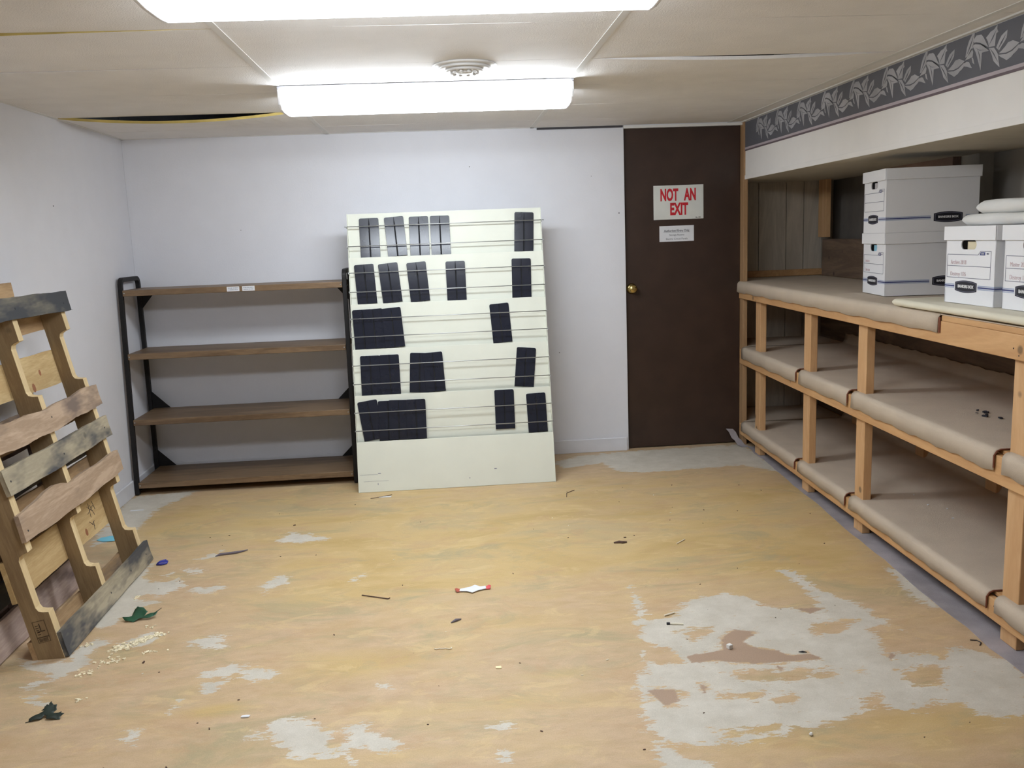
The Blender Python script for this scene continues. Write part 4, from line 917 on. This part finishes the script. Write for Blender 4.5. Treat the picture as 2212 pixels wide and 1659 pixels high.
item('string_scrap', 'curly cream thread on the floor left of centre foreground', 'string', MB().tube([(-.03, .006, .002), (-.022, .0, .002), (-.014, .004, .002), (-.002, .001, .002), (.01, .002, .002), (.02, -.005, .002), (.03, -.002, .002), (.028, .006, .002)], .0018, 5), M_stick, -.061, 2.885)
item('twig', 'thin bent twig on the floor in front of the cream display', 'twig', stick([(-.055, -.02, 0), (0, 0, 0), (.06, .03, 0)], .0016), M_twig, -.40, 4.80)
item('twig', 'hooked twig on the floor right of the cream display', 'twig', stick([(-.03, -.07, 0), (-.02, 0, 0), (.03, .05, 0)], .0018), M_twig, .64, 4.66)
item('paper_chip', 'white sliver on the floor at the bottom edge of the cream display', 'chip', MB().prism([(-.035, -.006), (.03, -.01), (.035, .006), (-.02, .008)], 0, .0015, 'Z'), M_paper, -.375, 4.80)
item('bent_wire', 'small dark bent wire on the floor next to the grey felt strip', 'wire', stick([(-.012, .024, 0), (.008, .018, 0), (.012, 0, 0), (-.004, -.018, 0)], .0015), M_ink, 1.717, 2.647)
item('twig', 'thin straw-like twig at the lower left foreground', 'twig', stick([(-.03, -.012, 0), (.03, .012, 0)], .0012), M_twig, -1.02, 2.30)
item('splinter', 'short dark splinter on the bare grey floor at lower right', 'splinter', MB().tube([(-.013, .003, .002), (0, 0, .003), (.013, -.003, .002)], [.001, .0028, .001], 6), M_ink, 1.128, 2.673)
# crumbled packing crumbs beside the pallet foot
R = random.Random(11); m = MB()
def crumb(x, y, s_):
    mt = T(x, y, s_*.5) @ RZ(R.random()*6.3) @ RX(R.uniform(-.5, .5)); m.box(-s_*1.2, s_*1.2, -s_*.7, s_*.7, -s_*.5, s_*.5, 0, mt)
for i in range(170):
    t = R.random(); crumb(-1.235+.14*t+R.gauss(0, .012), 3.06+.13*t+R.gauss(0, .013)-.01, R.uniform(.002, .0048))
for (cx, cy, n, s_) in ((-1.21, 2.97, 30, .022), (-1.09, 3.02, 14, .018), (-1.26, 2.90, 16, .02), (-1.335, 3.12, 12, .012), (-1.30, 3.55, 12, .010), (-1.155, 3.24, 8, .01), (-1.21, 2.71, 8, .010), (-1.28, 2.88, 6, .006)):
    for i in range(n): crumb(cx+R.gauss(0, s_), cy+R.gauss(0, s_*.7), R.uniform(.002, .0045))
o = m.build('packing_crumbs', plain('cream_crumbs', S(240, 228, 196), .8)); tag(o, 'scattered cream packing crumbs on the floor before the front pallet', 'crumbs', kind='stuff')
R = random.Random(21); m = MB()
for i in range(80):
    x = R.uniform(-1.3, 1.75); y = R.uniform(2.0, 4.8); s_ = R.uniform(.0012, .0028)*(1 if R.random() < .9 else 1.6)
    m.box(-s_*1.4, s_*1.4, -s_*.6, s_*.6, 0, s_, 0 if R.random() < .75 else 1, T(x, y, 0) @ RZ(R.random()*3.14))
o = m.build('floor_grit', [M_twig, M_stick]); tag(o, 'tiny dark and light bits of grit strewn over the whole floor', 'grit', kind='stuff')

# lettering becomes plain meshes
dg = bpy.context.evaluated_depsgraph_get()
for o in [o for o in bpy.data.objects if o.type == 'FONT']:
    me = bpy.data.meshes.new_from_object(o.evaluated_get(dg)); nm = o.name.split('.')[0]
    pr_, ml = o.parent, o.matrix_local.copy(); bpy.data.objects.remove(o)
    n_ = bpy.data.objects.new(nm, me); COL.objects.link(n_); n_.parent = pr_; n_.matrix_local = ml
